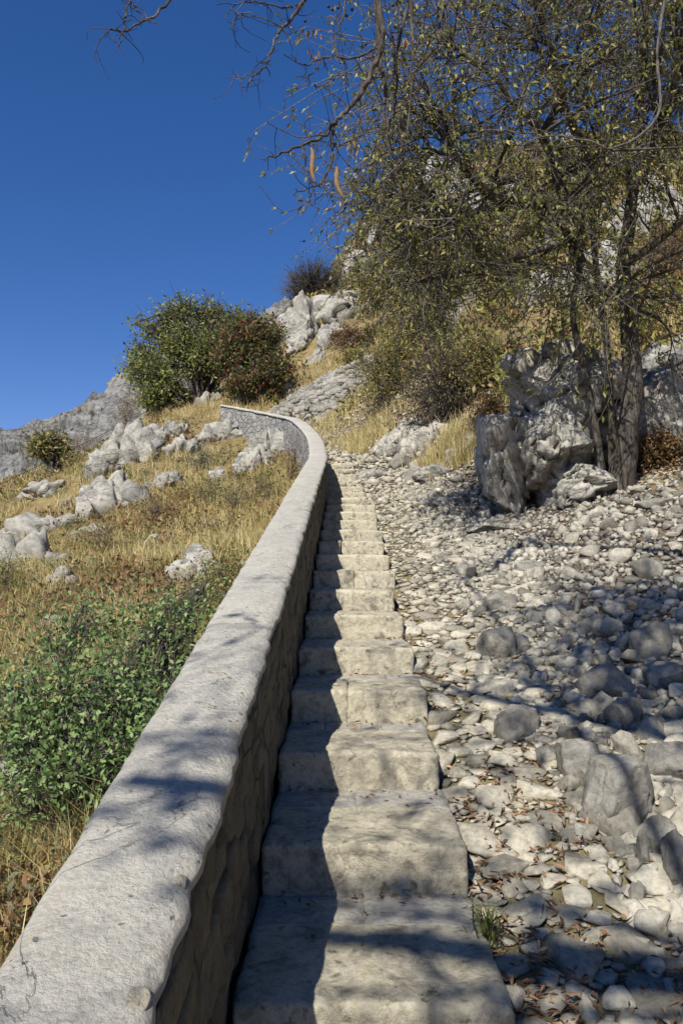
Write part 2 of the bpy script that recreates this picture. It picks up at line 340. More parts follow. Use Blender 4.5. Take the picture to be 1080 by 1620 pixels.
def _fit(c, lam=.05):
    n = len(c); K = _phi((c[:, None, 0]-c[None, :, 0])**2+(c[:, None, 1]-c[None, :, 1])**2)+lam*np.eye(n)
    Pm = np.column_stack([np.ones(n), c[:, :2]]); A = np.block([[K, Pm], [Pm.T, np.zeros((3, 3))]])
    return np.linalg.solve(A, np.concatenate([c[:, 2], np.zeros(3)]))
_W = _fit(ctl)
def base_h(x, y):
    x = np.atleast_1d(np.asarray(x, float)).ravel(); y = np.atleast_1d(np.asarray(y, float)).ravel(); out = np.empty_like(x)
    for s in range(0, len(x), 20000):
        a, b = x[s:s+20000], y[s:s+20000]
        out[s:s+20000] = _phi((a[:, None]-ctl[None, :, 0])**2+(b[:, None]-ctl[None, :, 1])**2)@_W[:-3]+_W[-3]+_W[-2]*a+_W[-1]*b
    return out+SL*y
wy = WLs[:, 1]; wx = WLs[:, 0]
def side(x, y):
    """signed distance-like value: + on the path side of the parapet, - on the downhill side"""
    x = np.atleast_1d(x); y = np.atleast_1d(y); d = np.full(len(x), 1e9); sg = np.ones(len(x))
    for k in range(0, len(WLs), 4):
        dd = np.hypot(x-WLs[k, 0], y-WLs[k, 1]); s_ = (x-WLs[k, 0])*Nn[k, 0]+(y-WLs[k, 1])*Nn[k, 1]
        nb = dd < d; d = np.where(nb, dd, d); sg = np.where(nb, np.sign(s_), sg)
    return d*sg
def rockmask(x, y):
    s_ = side(x, y); P = np.stack([x*.16, y*.16, 0*x], 1)
    n = fbm(P, 4, 5)*.9+fbm(P*4.5, 3, 9)*.45
    left = -.10+.55*n+.25*sstep(20, 40, y)
    right = .30+.75*n+.30*sstep(34, 52, y)*(1-.6*sstep(6, 20, x))
    onright = sstep(-.5, 3, s_)*sstep(12, 18, y+np.maximum(x-3, 0)*1.5)
    m = np.where(s_ < 0, left, -.1+.5*n)*(1-onright)+right*onright
    return np.clip(m, 0, 1)
def pathmask(x, y):
    s_ = side(x, y); lim = np.where(y < 13, 3.4+0*y, 2.4)
    return sstep(-.1, .1, s_)*(1-sstep(lim, lim+1.2, s_))*(1-sstep(22, 25, y))
def H(x, y):
    x = np.atleast_1d(np.asarray(x, float)).ravel(); y = np.atleast_1d(np.asarray(y, float)).ravel()
    z = base_h(x, y); rk = rockmask(x, y); pm = pathmask(x, y); far = sstep(10, 30, np.hypot(x, y))
    P = np.stack([x*.5, y*.5, 0*x], 1)
    z = z+(1-pm)*(.10+.16*far)*fbm(P, 4, 3)
    sc = .42; f1, f2, r1, r2, ox, oy = cells(x*sc+fbm(P*.7, 2, 31)*.4, y*sc+fbm(P*.7, 2, 33)*.4, 3)
    amp = rk*(1-pm)*(.25+1.05*far)
    z = z+amp*((r1-.3)*.9+(r2-.5)*ox*1.4+(r1-.5)*oy*1.2-.45*(1-sstep(0, .16, f2-f1)))
    cl = rk*sstep(33, 50, y); g1, g2, q1, q2, ux, uy = cells(x*.17+fbm(P*.4, 2, 35)*.5, y*.17+fbm(P*.4, 2, 36)*.5, 6)
    z = z-2.2*sstep(33, 50, y)+cl*(2.6*fbm(P*.3, 4, 37, True)+2.4*(q1-.4)+(q2-.5)*ux*4-1.2*(1-sstep(0, .12, g2-g1)))
    z = z+amp*.5*fbm(np.stack([x*1.6, y*1.6, 0*x], 1), 4, 7, True)
    return z
def H1(x, y): return float(H([x], [y])[0])
def ground_at(px, py, dmin=1.2, dmax=120, useH=True):
    r = ray(px, py); d = np.geomspace(dmin, dmax, 500); z = EYE+r[2]*d; h = H(r[0]*d, r[1]*d)
    k = np.argmax(z < h)
    if not (z < h).any(): k = int(np.argmin((z-h)/d))
    return np.array([r[0]*d[k], r[1]*d[k], h[k]])
nr, nc = 300, 300
ys = np.concatenate([np.linspace(-9, 1, 26)[:-1], 1+np.geomspace(1, 112, nr-25)-1])
u = np.linspace(-1, 1, nc); u = np.sign(u)*np.abs(u)**1.35
YY = np.repeat(ys, nc); XX = (u[None, :]*(np.maximum(ys, 0)[:, None]*.78+9)).ravel()
ZZ = H(XX, YY); RK = rockmask(XX, YY); PM = pathmask(XX, YY)
ZZ -= .03*PM
gm = make_mesh('hillside', np.stack([XX, YY, ZZ], 1), grid_faces(nr, nc), True, {'rock': RK, 'rubble': PM})
hill = link('hillside', gm, M['ground'], kind='structure')
# far ridge, a mountain side of its own beyond the shoulder of the slope
def ridge():
    sk = [(-700, 900), (-350, 810), (-160, 765), (0, 706), (45, 690), (95, 682), (150, 655), (185, 628), (212, 608), (270, 570), (330, 550), (400, 520), (445, 500), (500, 490), (600, 480)]
    top = catmull([at(px, py, 150+40*math.sin(px*.006)) for px, py in sk], 26)
    n = len(top); nv = 70; V = []; 
    for k in range(nv):
        t = k/(nv-1); p = top.copy(); p[:, 1] -= t*95; p[:, 0] += t*14; p[:, 2] = top[:, 2]-t*(top[:, 2]+12)*1.0*(.55+.45*t); V.append(p)
    back = top.copy(); back[:, 1] += 120; back[:, 2] -= 60; V.insert(0, back)
    V = np.vstack(V); Q = V.copy()
    n1 = fbm(Q*.045, 5, 41, True); n2 = fbm(Q*.16, 4, 43, True); f1, f2, r1, r2, ox, oy = cells(Q[:, 0]*.16+Q[:, 1]*.05, Q[:, 2]*.22+Q[:, 1]*.05, 8)
    V[:, 1] -= n1*3.2+n2*1.6+r1*2.2; V[:, 2] += n1*2.0+n2*1.6+(r1-.5)*1.6
    rk = np.clip(.72+.9*fbm(Q*.06, 4, 47)+.6*fbm(Q*.3, 3, 49), 0, 1)
    return make_mesh('mountain', V, grid_faces(nv+1, n), True, {'rock': rk, 'rubble': rk*0})
link('mountain', ridge(), M['mountain'], kind='structure')
gp = 4000.0
link('valley_floor', make_mesh('valley_floor', [(-gp, -gp, -40), (gp, -gp, -40), (gp, gp, -40), (-gp, gp, -40)], [(0, 1, 2, 3)], False, {'rock': [0]*4, 'rubble': [0]*4}), M['ground'], kind='structure')
# ------------------------------------------------------------------ rocks
def ico(sub_):
    bm = bmesh.new(); bmesh.ops.create_icosphere(bm, subdivisions=sub_, radius=1)
    V = np.array([v.co[:] for v in bm.verts]); F = np.array([[v.index for v in f.verts] for f in bm.faces]); bm.free(); return V, F
ICO = {k: ico(k) for k in (1, 2, 3, 4, 5, 6)}
def rock_shape(seed, sub_=4, planes=16, rough=.07, cut=(.60, .93), blocky=0.0, strata=.018, fract=0.0, fsc=1.5, fw=.09):
    rng = np.random.default_rng(seed); V, F = ICO[sub_]; V = V.copy()
    if blocky: V = V/np.maximum(np.abs(V).max(1)[:, None], 1e-6)*blocky+V*(1-blocky)
    V = V+.12*np.stack([fbm(V*1.1+seed+q*9, 2, seed+q) for q in range(3)], 1)
    for k in range(planes):
        n = rng.normal(size=3); n /= np.linalg.norm(n); o = rng.uniform(*cut)
        d = V@n; V = V-np.maximum(d-o, 0)[:, None]*n[None, :]
    nrm = V/np.linalg.norm(V, axis=1)[:, None]; sn = rng.normal(size=3)*.5+np.array([.3, .1, 1]); sn /= np.linalg.norm(sn)
    q = V@sn*rng.uniform(4, 6)+.6*fbm(V*1.5+seed, 2, seed+8); saw = q-np.floor(q); ledge = np.where(saw < .85, saw/.85, (1-saw)/.15)-.5
    V = V+nrm*(rough*.6*fbm(V*2.2+seed, 4, seed)+rough*.55*fbm(V*5+seed, 4, seed+3, True)+strata*ledge)[:, None]
    if fract:
        Q = V@np.array(Matrix.Rotation(.6, 3, 'Y')@Matrix.Rotation(seed*.7, 3, 'Z')).T*np.array([1, 1.2, 1.5])*fsc+.35*np.stack([fbm(V*1.6+seed+7*q, 3, seed+q) for q in range(3)], 1)
        f1, f2, r1 = cells3(Q+seed*3.1, seed); V = V+nrm*(fract*(r1-.55)-fract*1.1*(1-sstep(0, fw, f2-f1))+fract*.25*(1-f1))[:, None]
    return V, F
def rock(name, label, loc, size, seed, mat, sub_=4, rot=0.0, tilt=(0, 0), planes=16, rough=.075, parent=None, cat='rock', group=None, sink=.25, blocky=0.45, cut=(.60, .93), strata=.018, fract=.12, fsc=1.4):
    """size = full width, depth, height above ground"""
    V, F = rock_shape(seed, sub_, planes, rough, cut, blocky, strata, fract, fsc)
    lo, hi = V.min(0), V.max(0); V = (V-(lo+hi)/2)/((hi-lo)/2)
    hz = size[2]/(2-2*sink) if sink < .9 else size[2]
    V = V*np.array([size[0]/2, size[1]/2, hz])
    Rm = np.array(Matrix.Rotation(rot, 3, 'Z')@Matrix.Rotation(tilt[0], 3, 'X')@Matrix.Rotation(tilt[1], 3, 'Y'))
    V = V@Rm.T; V[:, 2] += hz*(1-2*sink)
    o = link(name, make_mesh(name, V, F, True), mat, parent); o.location = loc
    if parent is None: tag(o, label, cat, group)
    return o
# ------------------------------------------------------------------ stairway
def rbox(sx, sy, sz, r, n, amp, seed, freq=5.0):
    bm = bmesh.new(); bmesh.ops.create_cube(bm, size=2); bmesh.ops.subdivide_edges(bm, edges=bm.edges[:], cuts=n, use_grid_fill=True)
    V = np.array([v.co[:] for v in bm.verts]); F = np.array([[v.index for v in f.verts] for f in bm.faces]); bm.free()
    V = np.sign(V)*(1-(1-np.abs(V))**1.7); half = np.array([sx, sy, sz])/2; P = V*half; inner = np.clip(P, -(half-r), half-r); d = P-inner
    l = np.linalg.norm(d, axis=1)[:, None]; nd = d/np.maximum(l, 1e-9); P = inner+nd*np.minimum(l, r)
    nz = .55*fbm(P*freq+seed*7.3, 4, seed)+.5*fbm(P*freq*3+seed, 4, seed+5, True)-1.6*np.clip(fbm(P*freq*1.3+seed*3.1, 3, seed+9)-.28, 0, 1)
    return P+nd*(nz*amp)[:, None], F
T_, RI, D0 = .70, .1714, 2.12
stair = empty('stone_stairway', 'worn limestone stairway of shallow steps climbing beside the parapet wall', 'stairway', (0, 0, 0))
rng = np.random.default_rng(4)
def nose(i):
    y = D0+T_*i; z = SL*y
    if y > 13: z += .035*(y-13)+.012*(y-13)**2*.5
    return y, z
def wall_inner_x(y):
    if y < 11.5: return INX
    k = np.argmin(np.abs(WLs[:, 1]-y)); p = WLs[k]+Nn[k]*.135; return p[0]
rights = {0: .43, 1: .42, 2: .405, 3: .43, 4: .42, 5: .405}
for i in range(-4, 21):
    y, z = nose(i); y2, z2 = nose(i+1); xl = wall_inner_x(y)+.005; xr = rights.get(i, .41+rng.uniform(-.03, .03))
    if i > 13: xr = .35-.03*(i-13)+rng.uniform(-.05, .05)
    seg = 22 if 0 <= i < 6 else 10
    dep = .46+rng.uniform(-.04, .04); hgt = RI+.10
    amp = .016
    spl = {3: [.42], 7: [.5], 9: [.35]}.get(i, [])
    xs = [xl]+[xl+(xr-xl)*s_ for s_ in spl]+[xr]
    st = None
    for q in range(len(xs)-1):
        V, F = rbox(xs[q+1]-xs[q]-.002, dep, hgt, .018, seg, amp, 100+i*3+q, 7.0)
        V = V+np.array([(xs[q]+xs[q+1])/2, y+dep/2, z-hgt/2-rng.uniform(0, .006)])
        V[:, 2] += .014*np.clip((V[:, 1]-y)/dep, 0, 1)-.010*(V[:, 0]/.4)**2
        ob = link('step', make_mesh('step', V, F, True), M['step'], stair if st is None else st)
        if q: ob.name = 'step_block'
        st = st or ob
    if i < 9:      # fill stones between this slab and the next riser
        xk = xl
        while xk < xr-.04:
            wd = min(rng.uniform(.16, .36), xr-xk)
            if xr-xk-wd < .1: wd = xr-xk
            dp = T_-dep+.03; rows = [(0, dp)] if rng.random() < .6 else [(0, dp*.55), (dp*.55, dp*.45)]
            for a, b in rows:
                V, F = rbox(wd+.006, b+.006, .12, .012, 5, .008, int(rng.integers(1e6)), 7)
                V = V+np.array([xk+wd/2, y+dep-.01+a+b/2, z-.052-rng.uniform(0, .012)])
                link('tread_stone', make_mesh('tread_stone', V, F, True), M['tread'], st)
            xk += wd
# ------------------------------------------------------------------ parapet wall
def strip(C, off_h, amp, seed, freq=4.0):
    """sweep a cross-section list of (offset to the inner side, height) along C with noise"""
    Nv = wall_frame(C); rows = []
    for o_, h_ in off_h: rows.append(C+Nv*np.asarray(o_)[..., None]+np.array([0, 0, 1.])*np.asarray(h_)[..., None])
    V = np.stack(rows, 1).reshape(-1, 3)
    V = V+np.stack([fbm(V*freq+3.1, 4, seed), fbm(V*freq+7.7, 4, seed+1), fbm(V*freq+1.3, 4, seed+2)], 1)*amp
    return V, grid_faces(len(C), len(off_h))
C = catmull(WL, 120)
s_ = np.concatenate([[0], np.cumsum(np.linalg.norm(np.diff(C, axis=0), axis=1))]); ds = np.concatenate([np.arange(0, 12, .035), np.arange(12, s_[-1], .07)])
C = np.stack([np.interp(ds, s_, C[:, k]) for k in range(3)], 1)
wn = fbm(np.stack([ds*.8, ds*0, ds*0], 1), 3, 77); hw = .135+.003*wn
dn = fbm(np.stack([ds*1.3, ds*0+4, ds*0], 1), 4, 78)
wall = empty('stone_parapet', 'long rubble parapet wall with pale mortar top curving uphill beside the steps', 'wall')
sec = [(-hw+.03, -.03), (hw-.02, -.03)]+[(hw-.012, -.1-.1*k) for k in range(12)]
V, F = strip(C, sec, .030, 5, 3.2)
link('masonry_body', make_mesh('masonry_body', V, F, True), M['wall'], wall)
sec = [(-hw+.012, -2.1)]+[(-hw+.012, -1.9+.1*k) for k in range(19)]+[(-hw+.04, -.03)]
V, F = strip(C, sec, .045, 6, 3.2)
link('outer_facing', make_mesh('outer_facing', V, F, True), M['wall_far'], wall)
rag = .055+.030*fbm(np.stack([ds*5, ds*0, ds*0+9], 1), 4, 80); rag2 = .05+.02*fbm(np.stack([ds*5, ds*0, ds*0+19], 1), 4, 81)
edge = .008*fbm(np.stack([ds*7.5, ds*0+5, ds*0], 1), 5, 83)-.02*np.clip(fbm(np.stack([ds*4, ds*0+2, ds*0], 1), 3, 84)-.25, 0, 1)
ri = hw+.012+edge; ro = hw+.012
chip = .022*np.clip(fbm(np.stack([ds*14, ds*0+7, ds*0], 1), 4, 88), 0, 1); ri = ri-chip
sec = [(ri-.02, -rag), (ri-.004, -rag*.7), (ri+.001, -.030), (ri-.004, -.012), (ri-.016, -.003)]+[(ri*(1-t)-ro*t, .010*math.sin(t*math.pi)+.006*dn) for t in (.1, .2, .3, .4, .5, .6, .7, .8, .9)]+[(-ro+.010, -.006), (-ro, -.022), (-ro, -rag2), (-ro+.02, -rag2-.01)]
V, F = strip(C, sec, .008, 9, 16.0)
cap = link('mortar_cap', make_mesh('mortar_cap', V, F, True), M['cap'], wall)
# faces' stones, proud of the mortar, along the inner face and the outer face of the far bend
rng = np.random.default_rng(8); cnt = 0
STN = []
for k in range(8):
    V, F = rbox(1, 1, 1, .22, 3, .10, 900+k, 2.5); STN.append(make_mesh('stone', V, F, True)); STN[-1].materials.append(M['wallstone_shade_toned'])
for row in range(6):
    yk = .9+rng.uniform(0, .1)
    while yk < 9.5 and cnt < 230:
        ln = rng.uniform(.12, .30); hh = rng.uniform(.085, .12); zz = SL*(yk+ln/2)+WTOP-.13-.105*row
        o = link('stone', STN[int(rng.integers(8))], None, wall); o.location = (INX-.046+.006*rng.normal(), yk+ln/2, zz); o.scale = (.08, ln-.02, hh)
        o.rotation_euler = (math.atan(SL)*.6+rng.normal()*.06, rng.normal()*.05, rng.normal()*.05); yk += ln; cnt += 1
for px, py, w_, d_, dx in ((332, 1203, .07, .03, 0), (278, 1390, .07, .035, 0), (205, 1580, .06, .05, 0)):
    r = ray(px, py); d = (EYE-WTOP-.0)/(SL-r[2]); V, F = rock_shape(300+px, 4, 14, .10); V = V*np.array([w_*.5, d_*.5+.01, .014])
    o = link('exposed_stone', make_mesh('exposed_stone', V, F, True), M['step'], wall); o.location = (r[0]*d, d, SL*d+WTOP-.006); o.rotation_euler = (math.atan(SL), 0, -.4)
# upper retaining wall
RW = [at(424, 659, 25.5), at(450, 640, 25.2), at(485, 617, 24.9), at(520, 597, 24.6), at(560, 577, 24.2), at(600, 560, 23.8)]
C2 = catmull(RW, 30); hw2 = .2; 
rwall = empty('retaining_wall', 'grey rubble retaining wall of the upper path rising behind the bend', 'wall', tuple(RW[0])); rwall['kind'] = 'thing'
sec = [(.2, -3.2)]+[(.2, -3+.2*k) for k in range(15)]+[(.18, -.04), (-.2, -.04), (-.2, -.5), (-.2, -2)]
V, F = strip(C2, sec, .30, 15, 2.2); link('masonry_body', make_mesh('masonry_body', sub(V, RW[0]), F, True), M['wall_far'], rwall)
rgw = np.random.default_rng(12); fr = wall_frame(C2)
for k in range(2, len(C2)-2, 3):
    yaw_ = math.atan2(fr[k][1], fr[k][0])
    for q in range(9):
        p_ = C2[k]+fr[k]*.16-np.array(RW[0])+np.array([rgw.normal()*.03, 0, -.10-.19*q+rgw.normal()*.02]); o = link('stone', STN[int(rgw.integers(8))], None, rwall); o.location = p_; o.scale = (rgw.uniform(.14, .24), rgw.uniform(.22, .44), rgw.uniform(.14, .22)); o.rotation_euler = (rgw.normal()*.12, 0, yaw_); o.material_slots[0].link = 'OBJECT'; o.material_slots[0].material = M['lime_far']
# ------------------------------------------------------------------ loose stones: cobbled ramp and scree
def hull(seed, n, flat):
    rng = np.random.default_rng(seed); bm = bmesh.new(); p = rng.normal(size=(n, 3)); p /= np.linalg.norm(p, axis=1)[:, None]
    p *= rng.uniform(.75, 1.0, (n, 1)); p[:, 2] = np.sign(p[:, 2])*np.abs(p[:, 2])**.7; p *= np.array([1, rng.uniform(.6, .85), flat])
    for q in p: bm.verts.new(q)
    bmesh.ops.convex_hull(bm, input=bm.verts); 
    for v in [v for v in bm.verts if not v.link_faces]: bm.verts.remove(v)
    bmesh.ops.triangulate(bm, faces=bm.faces); bm.verts.index_update()
    V = np.array([v.co[:] for v in bm.verts]); F = np.array([[v.index for v in f.verts] for f in bm.faces]); bm.free(); return V, F
def soft_stone(seed, flat):
    V, F = hull(seed, 16, flat); bm = bmesh.new(); vs = [bm.verts.new(v) for v in V]
    for f in F: bm.faces.new([vs[i] for i in f])
    bmesh.ops.dissolve_limit(bm, angle_limit=.22, verts=bm.verts[:], edges=bm.edges[:])
    bmesh.ops.bevel(bm, geom=bm.edges[:], offset=.03, segments=1, affect='EDGES', profile=.6); bmesh.ops.triangulate(bm, faces=bm.faces)
    bm.verts.index_update(); V = np.array([v.co[:] for v in bm.verts]); F = np.array([[v.index for v in f.verts] for f in bm.faces]); bm.free()
    return V*(1+.03*fbm(V*4, 2, seed))[:, None], F
LOWP = [hull(700+k, 14, .34) for k in range(20)]
LOW = [hull(k, 16, .5+.35*(k % 4)/3) for k in range(20)]
FINE = [soft_stone(500+k, .34) for k in range(18)]
CHUNK = [soft_stone(560+k, .72) for k in range(18)]
FINE_C = []; FINE_S = []
for V, F in FINE:
    a = make_mesh('cobble', V, F, False); a.materials.append(M['cobble']); FINE_C.append(a)
for V, F in CHUNK:
    a = make_mesh('stone', V, F, False); a.materials.append(M['scree']); FINE_S.append(a)
def scatter(region, sizes, rng, over=.80):
    """region(n)->x,y,weight ; sizes list of (radius lo, hi, tries) from large to small"""
    cell = {}; out = []
    for lo, hi, tries in sizes:
        x, y = region(tries); r = rng.uniform(lo, hi, tries)
        for a, b, c in zip(x, y, r):
            i, j = int(a/.3), int(b/.3); ok = True
            for di in (-1, 0, 1):
                for dj in (-1, 0, 1):
                    for q in cell.get((i+di, j+dj), ()):
                        if (a-q[0])**2+(b-q[1])**2 < (over*(c+q[2]))**2: ok = False; break
                    if not ok: break
                if not ok: break
            if ok: cell.setdefault((i, j), []).append((a, b, c)); out.append((a, b, c))
    return np.array(out)
def in_view_d(n, rng, y0, y1):   # world density that thins with distance
    t = rng.uniform(0, 1, n); return 1/((1/y0)*(1-t)+(1/y1)*t)
def lay(st, parent, fine, low, lowmat, names, rng, flat, keep=300, lift=(.0, .16)):
    x, y, r = st.T; z = H(x, y); e = .05; gx = (H(x+e, y)-H(x-e, y))/(2*e); gy = (H(x, y+e)-H(x, y-e))/(2*e)
    score = (r/np.hypot(np.hypot(x, y), EYE))*np.where((np.abs(x/np.maximum(y, .1)-.0) < .46) & (y > 1.6), 1, .01); order = np.argsort(-score); Vs, Fs, off = [], [], 0
    for rank, k in enumerate(order):
        up = Vector((-gx[k]+rng.normal()*flat, -gy[k]+rng.normal()*flat, 1)).normalized(); a = rng.normal()*.5 if rng.random() < .7 else rng.uniform(0, 6.28)
        Rm = up.to_track_quat('Z', 'Y').to_matrix()@Matrix.Rotation(a, 3, 'Z'); fl = rng.uniform(.7, 1.15); zz = z[k]+r[k]*rng.uniform(*lift)
        if rank < keep:
            o = link(names[0], fine[int(rng.integers(len(fine)))], None, parent); o.matrix_local = Matrix.Translation((x[k], y[k], zz))@Rm.to_4x4()@Matrix.Diagonal((r[k]*1.12, r[k]*1.12, r[k]*fl, 1))
        else:
            V, F = low[int(rng.integers(len(low)))]; V = (V*np.array([1.12, 1.12, fl])*r[k])@np.array(Rm).T+np.array([x[k], y[k], zz]); Vs.append(V); Fs.append(F+off); off += len(V)
    if Vs: link(names[1], make_mesh(names[1], np.vstack(Vs), np.vstack(Fs), False), lowmat, parent, 'stuff')
rng = np.random.default_rng(21)
def reg_path(n):
    y = in_view_d(n, rng, 1.5, 24); x0 = np.where(y < 13, .44, .40-.16*(y-13)); x = x0+rng.uniform(0, 1, n)**.9*(1.05+.03*y); return x, y
path_o = link('path', None) if False else None
px_ = np.linspace(0, 1, 8); py_ = np.linspace(-3, 13, 60); GX, GY = np.meshgrid(.42+px_*1.15, py_); GX = GX.ravel(); GY = GY.ravel()
pathob = link('path', make_mesh('path', np.stack([GX, GY, H(GX, GY)-.012], 1), grid_faces(60, 8), True, {'rock': GX*0, 'rubble': GX*0+1}), M['dust'], kind='structure')
st = scatter(reg_path, [(.10, .15, 420), (.06, .10, 3600), (.038, .06, 10000), (.022, .038, 18000), (.012, .022, 14000)], rng, .62)
lay(st, pathob, FINE_C, LOWP, M['cobble'], ('cobble', 'small_cobbles'), rng, .09, 300, (-.10, .03))
def reg_scree(n):
    y = np.exp(rng.uniform(math.log(2.0), math.log(14), n)); x = 1.35+rng.uniform(0, 1, n)**1.1*(.6+.52*y); k = rng.random(n) < .12; x = np.where(k, x*0+rng.uniform(.9, 1.6, n), x); return x, y
sx_ = np.linspace(0, 1, 30); GX, GY = np.meshgrid(1.45+sx_*5.5, np.linspace(0, 12, 70)); GX = GX.ravel(); GY = GY.ravel()
scr = link('scree_slope', make_mesh('scree_slope', np.stack([GX, GY, H(GX, GY)-.016], 1), grid_faces(70, 30), True, {'rock': GX*0, 'rubble': GX*0+1}), M['ground'], kind='structure')
st = scatter(reg_scree, [(.10, .16, 130), (.06, .10, 1300), (.038, .06, 9000), (.024, .038, 19000), (.014, .024, 5000)], rng, .62)
lay(st, scr, FINE_S, LOW, M['scree'], ('stone', 'small_rubble'), rng, .35, 300)
# upper ramp, rubble beyond the steps
def reg_up(n):
    y = rng.uniform(10.5, 24, n); x0 = np.interp(y, WLs[:, 1], WLs[:, 0])+.5; x = x0+rng.uniform(0, 3.4, n); return x, y
st = scatter(reg_up, [(.12, .20, 90), (.07, .12, 1100), (.04, .07, 4500)], rng, .66)
x, y, r = st.T; z = H(x, y); Vs, Fs, off = [], [], 0
for k in range(len(x)):
    V, F = LOW[int(rng.integers(20))]; a = rng.uniform(0, 6.28); c, s0 = math.cos(a), math.sin(a); V = V*r[k]*np.array([1.1, 1.1, rng.uniform(.5, 1.0)])
    V = np.stack([V[:, 0]*c-V[:, 1]*s0+x[k], V[:, 0]*s0+V[:, 1]*c+y[k], V[:, 2]+z[k]+r[k]*.08+V[:, 0]*.15], 1); Vs.append(V); Fs.append(F+off); off += len(V)
link('upper_rubble', make_mesh('upper_rubble', np.vstack(Vs), np.vstack(Fs)), M['cobble'], hill, 'stuff')
# dead leaves between the stones
n = 11000; y = in_view_d(n, rng, 1.5, 12.5); x = .42+rng.uniform(0, 1, n)**1.3*(.9+.42*y); cl = vnoise(np.stack([x*2.6, y*2.2, 0*x], 1), 61)+.5*vnoise(np.stack([x*7, y*7, 0*x], 1), 62)
k = (cl > -.02) | (rng.random(n) < .15); x, y = x[k], y[k]; n = len(x); P = np.stack([x, y, H(x, y)+rng.uniform(-.005, .022, n)], 1)
D = rng.normal(size=(n, 3)); D[:, 2] *= .3; V, F = leaf_mesh(P, D, rng.uniform(.02, .055, n), rng.uniform(.006, .016, n), rng, .9)
link('fallen_leaves', make_mesh('fallen_leaves', V, F), M['litter'], kind='stuff')
dl = []
for i in range(-1, 11):
    y0_, z0_ = nose(i); m_ = 26; dl.append(np.stack([rng.uniform(-.28, .40, m_), y0_+T_-np.abs(rng.normal(size=m_))*.10-.01, np.full(m_, z0_+.012)], 1))
dl = np.vstack(dl); D = rng.normal(size=dl.shape); D[:, 2] *= .15; V, F = leaf_mesh(dl, D, rng.uniform(.02, .05, len(dl)), rng.uniform(.006, .016, len(dl)), rng, .7); link('step_leaves', make_mesh('step_leaves', V, F), M['litter'], kind='stuff')
x = rng.uniform(3.9, 6.5, 2600); y = rng.uniform(9.3, 13, 2600); P = np.stack([x, y, H(x, y)+rng.uniform(0, .10, 2600)], 1); D = rng.normal(size=P.shape); D[:, 2] *= .4
V, F = leaf_mesh(P, D, rng.uniform(.05, .11, 2600), .04, rng, .6); link('leaf_litter', make_mesh('leaf_litter', V, F), M['litter'], kind='stuff')
# ------------------------------------------------------------------ boulders and outcrops
def px_rock(name, label, px, pyb, wpx, hpx, seed, mat, depth=.8, **k):
    """a rock whose foot shows at (px, pyb) on the ground, about wpx wide and hpx tall in the photo"""
    p = ground_at(px, pyb); d = p[1]; ww, hh = wpx*d/FPX, hpx*d/FPX*(.82 if d < 7 else .9)
    return rock(name, label, (p[0], p[1]+ww*depth*.3, p[2]), (ww, ww*depth, hh), seed, mat, **k)
B_ = M['boulder']
for a in (
 ('large rounded grey boulder on the cobbled ramp, biggest of the loose boulders', 984, 1302, 156, 112, 1, dict(rough=.06, sub_=5)),
 ('grey boulder tucked behind the upper corner of the biggest boulder', 924, 1238, 78, 70, 2, {}),
 ('dark flat-topped boulder alone at the middle of the cobbled ramp', 816, 1172, 82, 56, 3, {}),
 ('pale smooth boulder at the edge between cobbles and scree', 784, 1043, 70, 60, 4, dict(rough=.06)),
 ('small pale block beside the smooth boulder at the scree edge', 824, 1036, 34, 38, 5, {}),
 ('dark upright slab at the picture edge below the biggest boulder', 1078, 1402, 60, 95, 6, dict(blocky=.5)),
 ('broad grey boulder on the scree above the biggest boulder', 964, 1106, 92, 64, 7, {}),
 ('light boulder just below the broad grey boulder', 990, 1150, 66, 52, 8, {}),
 ('grey boulder leaning at the picture edge beside the broad boulder', 1052, 1092, 76, 46, 9, {}),
 ('dark split boulder high on the shaded scree near the picture edge', 1036, 1042, 66, 70, 10, dict(blocky=.4)),
 ('low grey boulder in the scree above the pale smooth boulder', 876, 985, 46, 36, 11, {}),
 ('pale block beside the foot of the biggest boulder', 1042, 1345, 66, 58, 12, {}),
 ('narrow pale stone standing against the foot of the biggest boulder', 1022, 1365, 30, 62, 13, dict(tilt=(0, .2))),
 ('wide shaded boulder at the picture edge behind the biggest boulder', 1074, 1235, 90, 62, 14, {}),
 ('grey boulder in the shaded scree left of the dark split boulder', 942, 1000, 50, 34, 15, {}),
 ('brown-stained rock at the head of the steps', 655, 762, 42, 30, 16, {}),
 ('square grey rock on the upper ramp beside the dry grass', 632, 742, 40, 28, 17, dict(blocky=.5)),
 ('flat pale slab lying on the scree below the tree trunk', 1040, 800, 70, 16, 18, dict(depth=.9)),
 ('pale slab on the scree slope between path and tree', 838, 905, 60, 22, 20, {})):
    kw = dict(a[6]); dp = kw.pop('depth', .8)
    px_rock('boulder', *a[:6], B_, depth=dp, cat='boulder', group='loose boulders on the ramp and scree', rot=a[5]*1.3, sink=.30, **{**dict(blocky=.3, rough=.09, planes=20, sub_=4, strata=.02, fract=.05), **kw})
for a in (
 ('long low bedrock ledge across the ramp below the big rock', 800, 838, 130, 20, 31, .5), ('low grey ledge at the foot of the big rock beside the path', 720, 800, 110, 24, 32, .5),
 ('stepped ledge above the path beside the dry grass', 700, 752, 100, 24, 33, .6), ('pale ledge in the middle of the upper ramp', 590, 757, 60, 18, 34, .6)):
    px_rock('bedrock_ledge', *a[:6], M['lime'], depth=a[6], cat='rock', group='bedrock ledges on the upper ramp', rot=.1, sink=.4, blocky=.3)
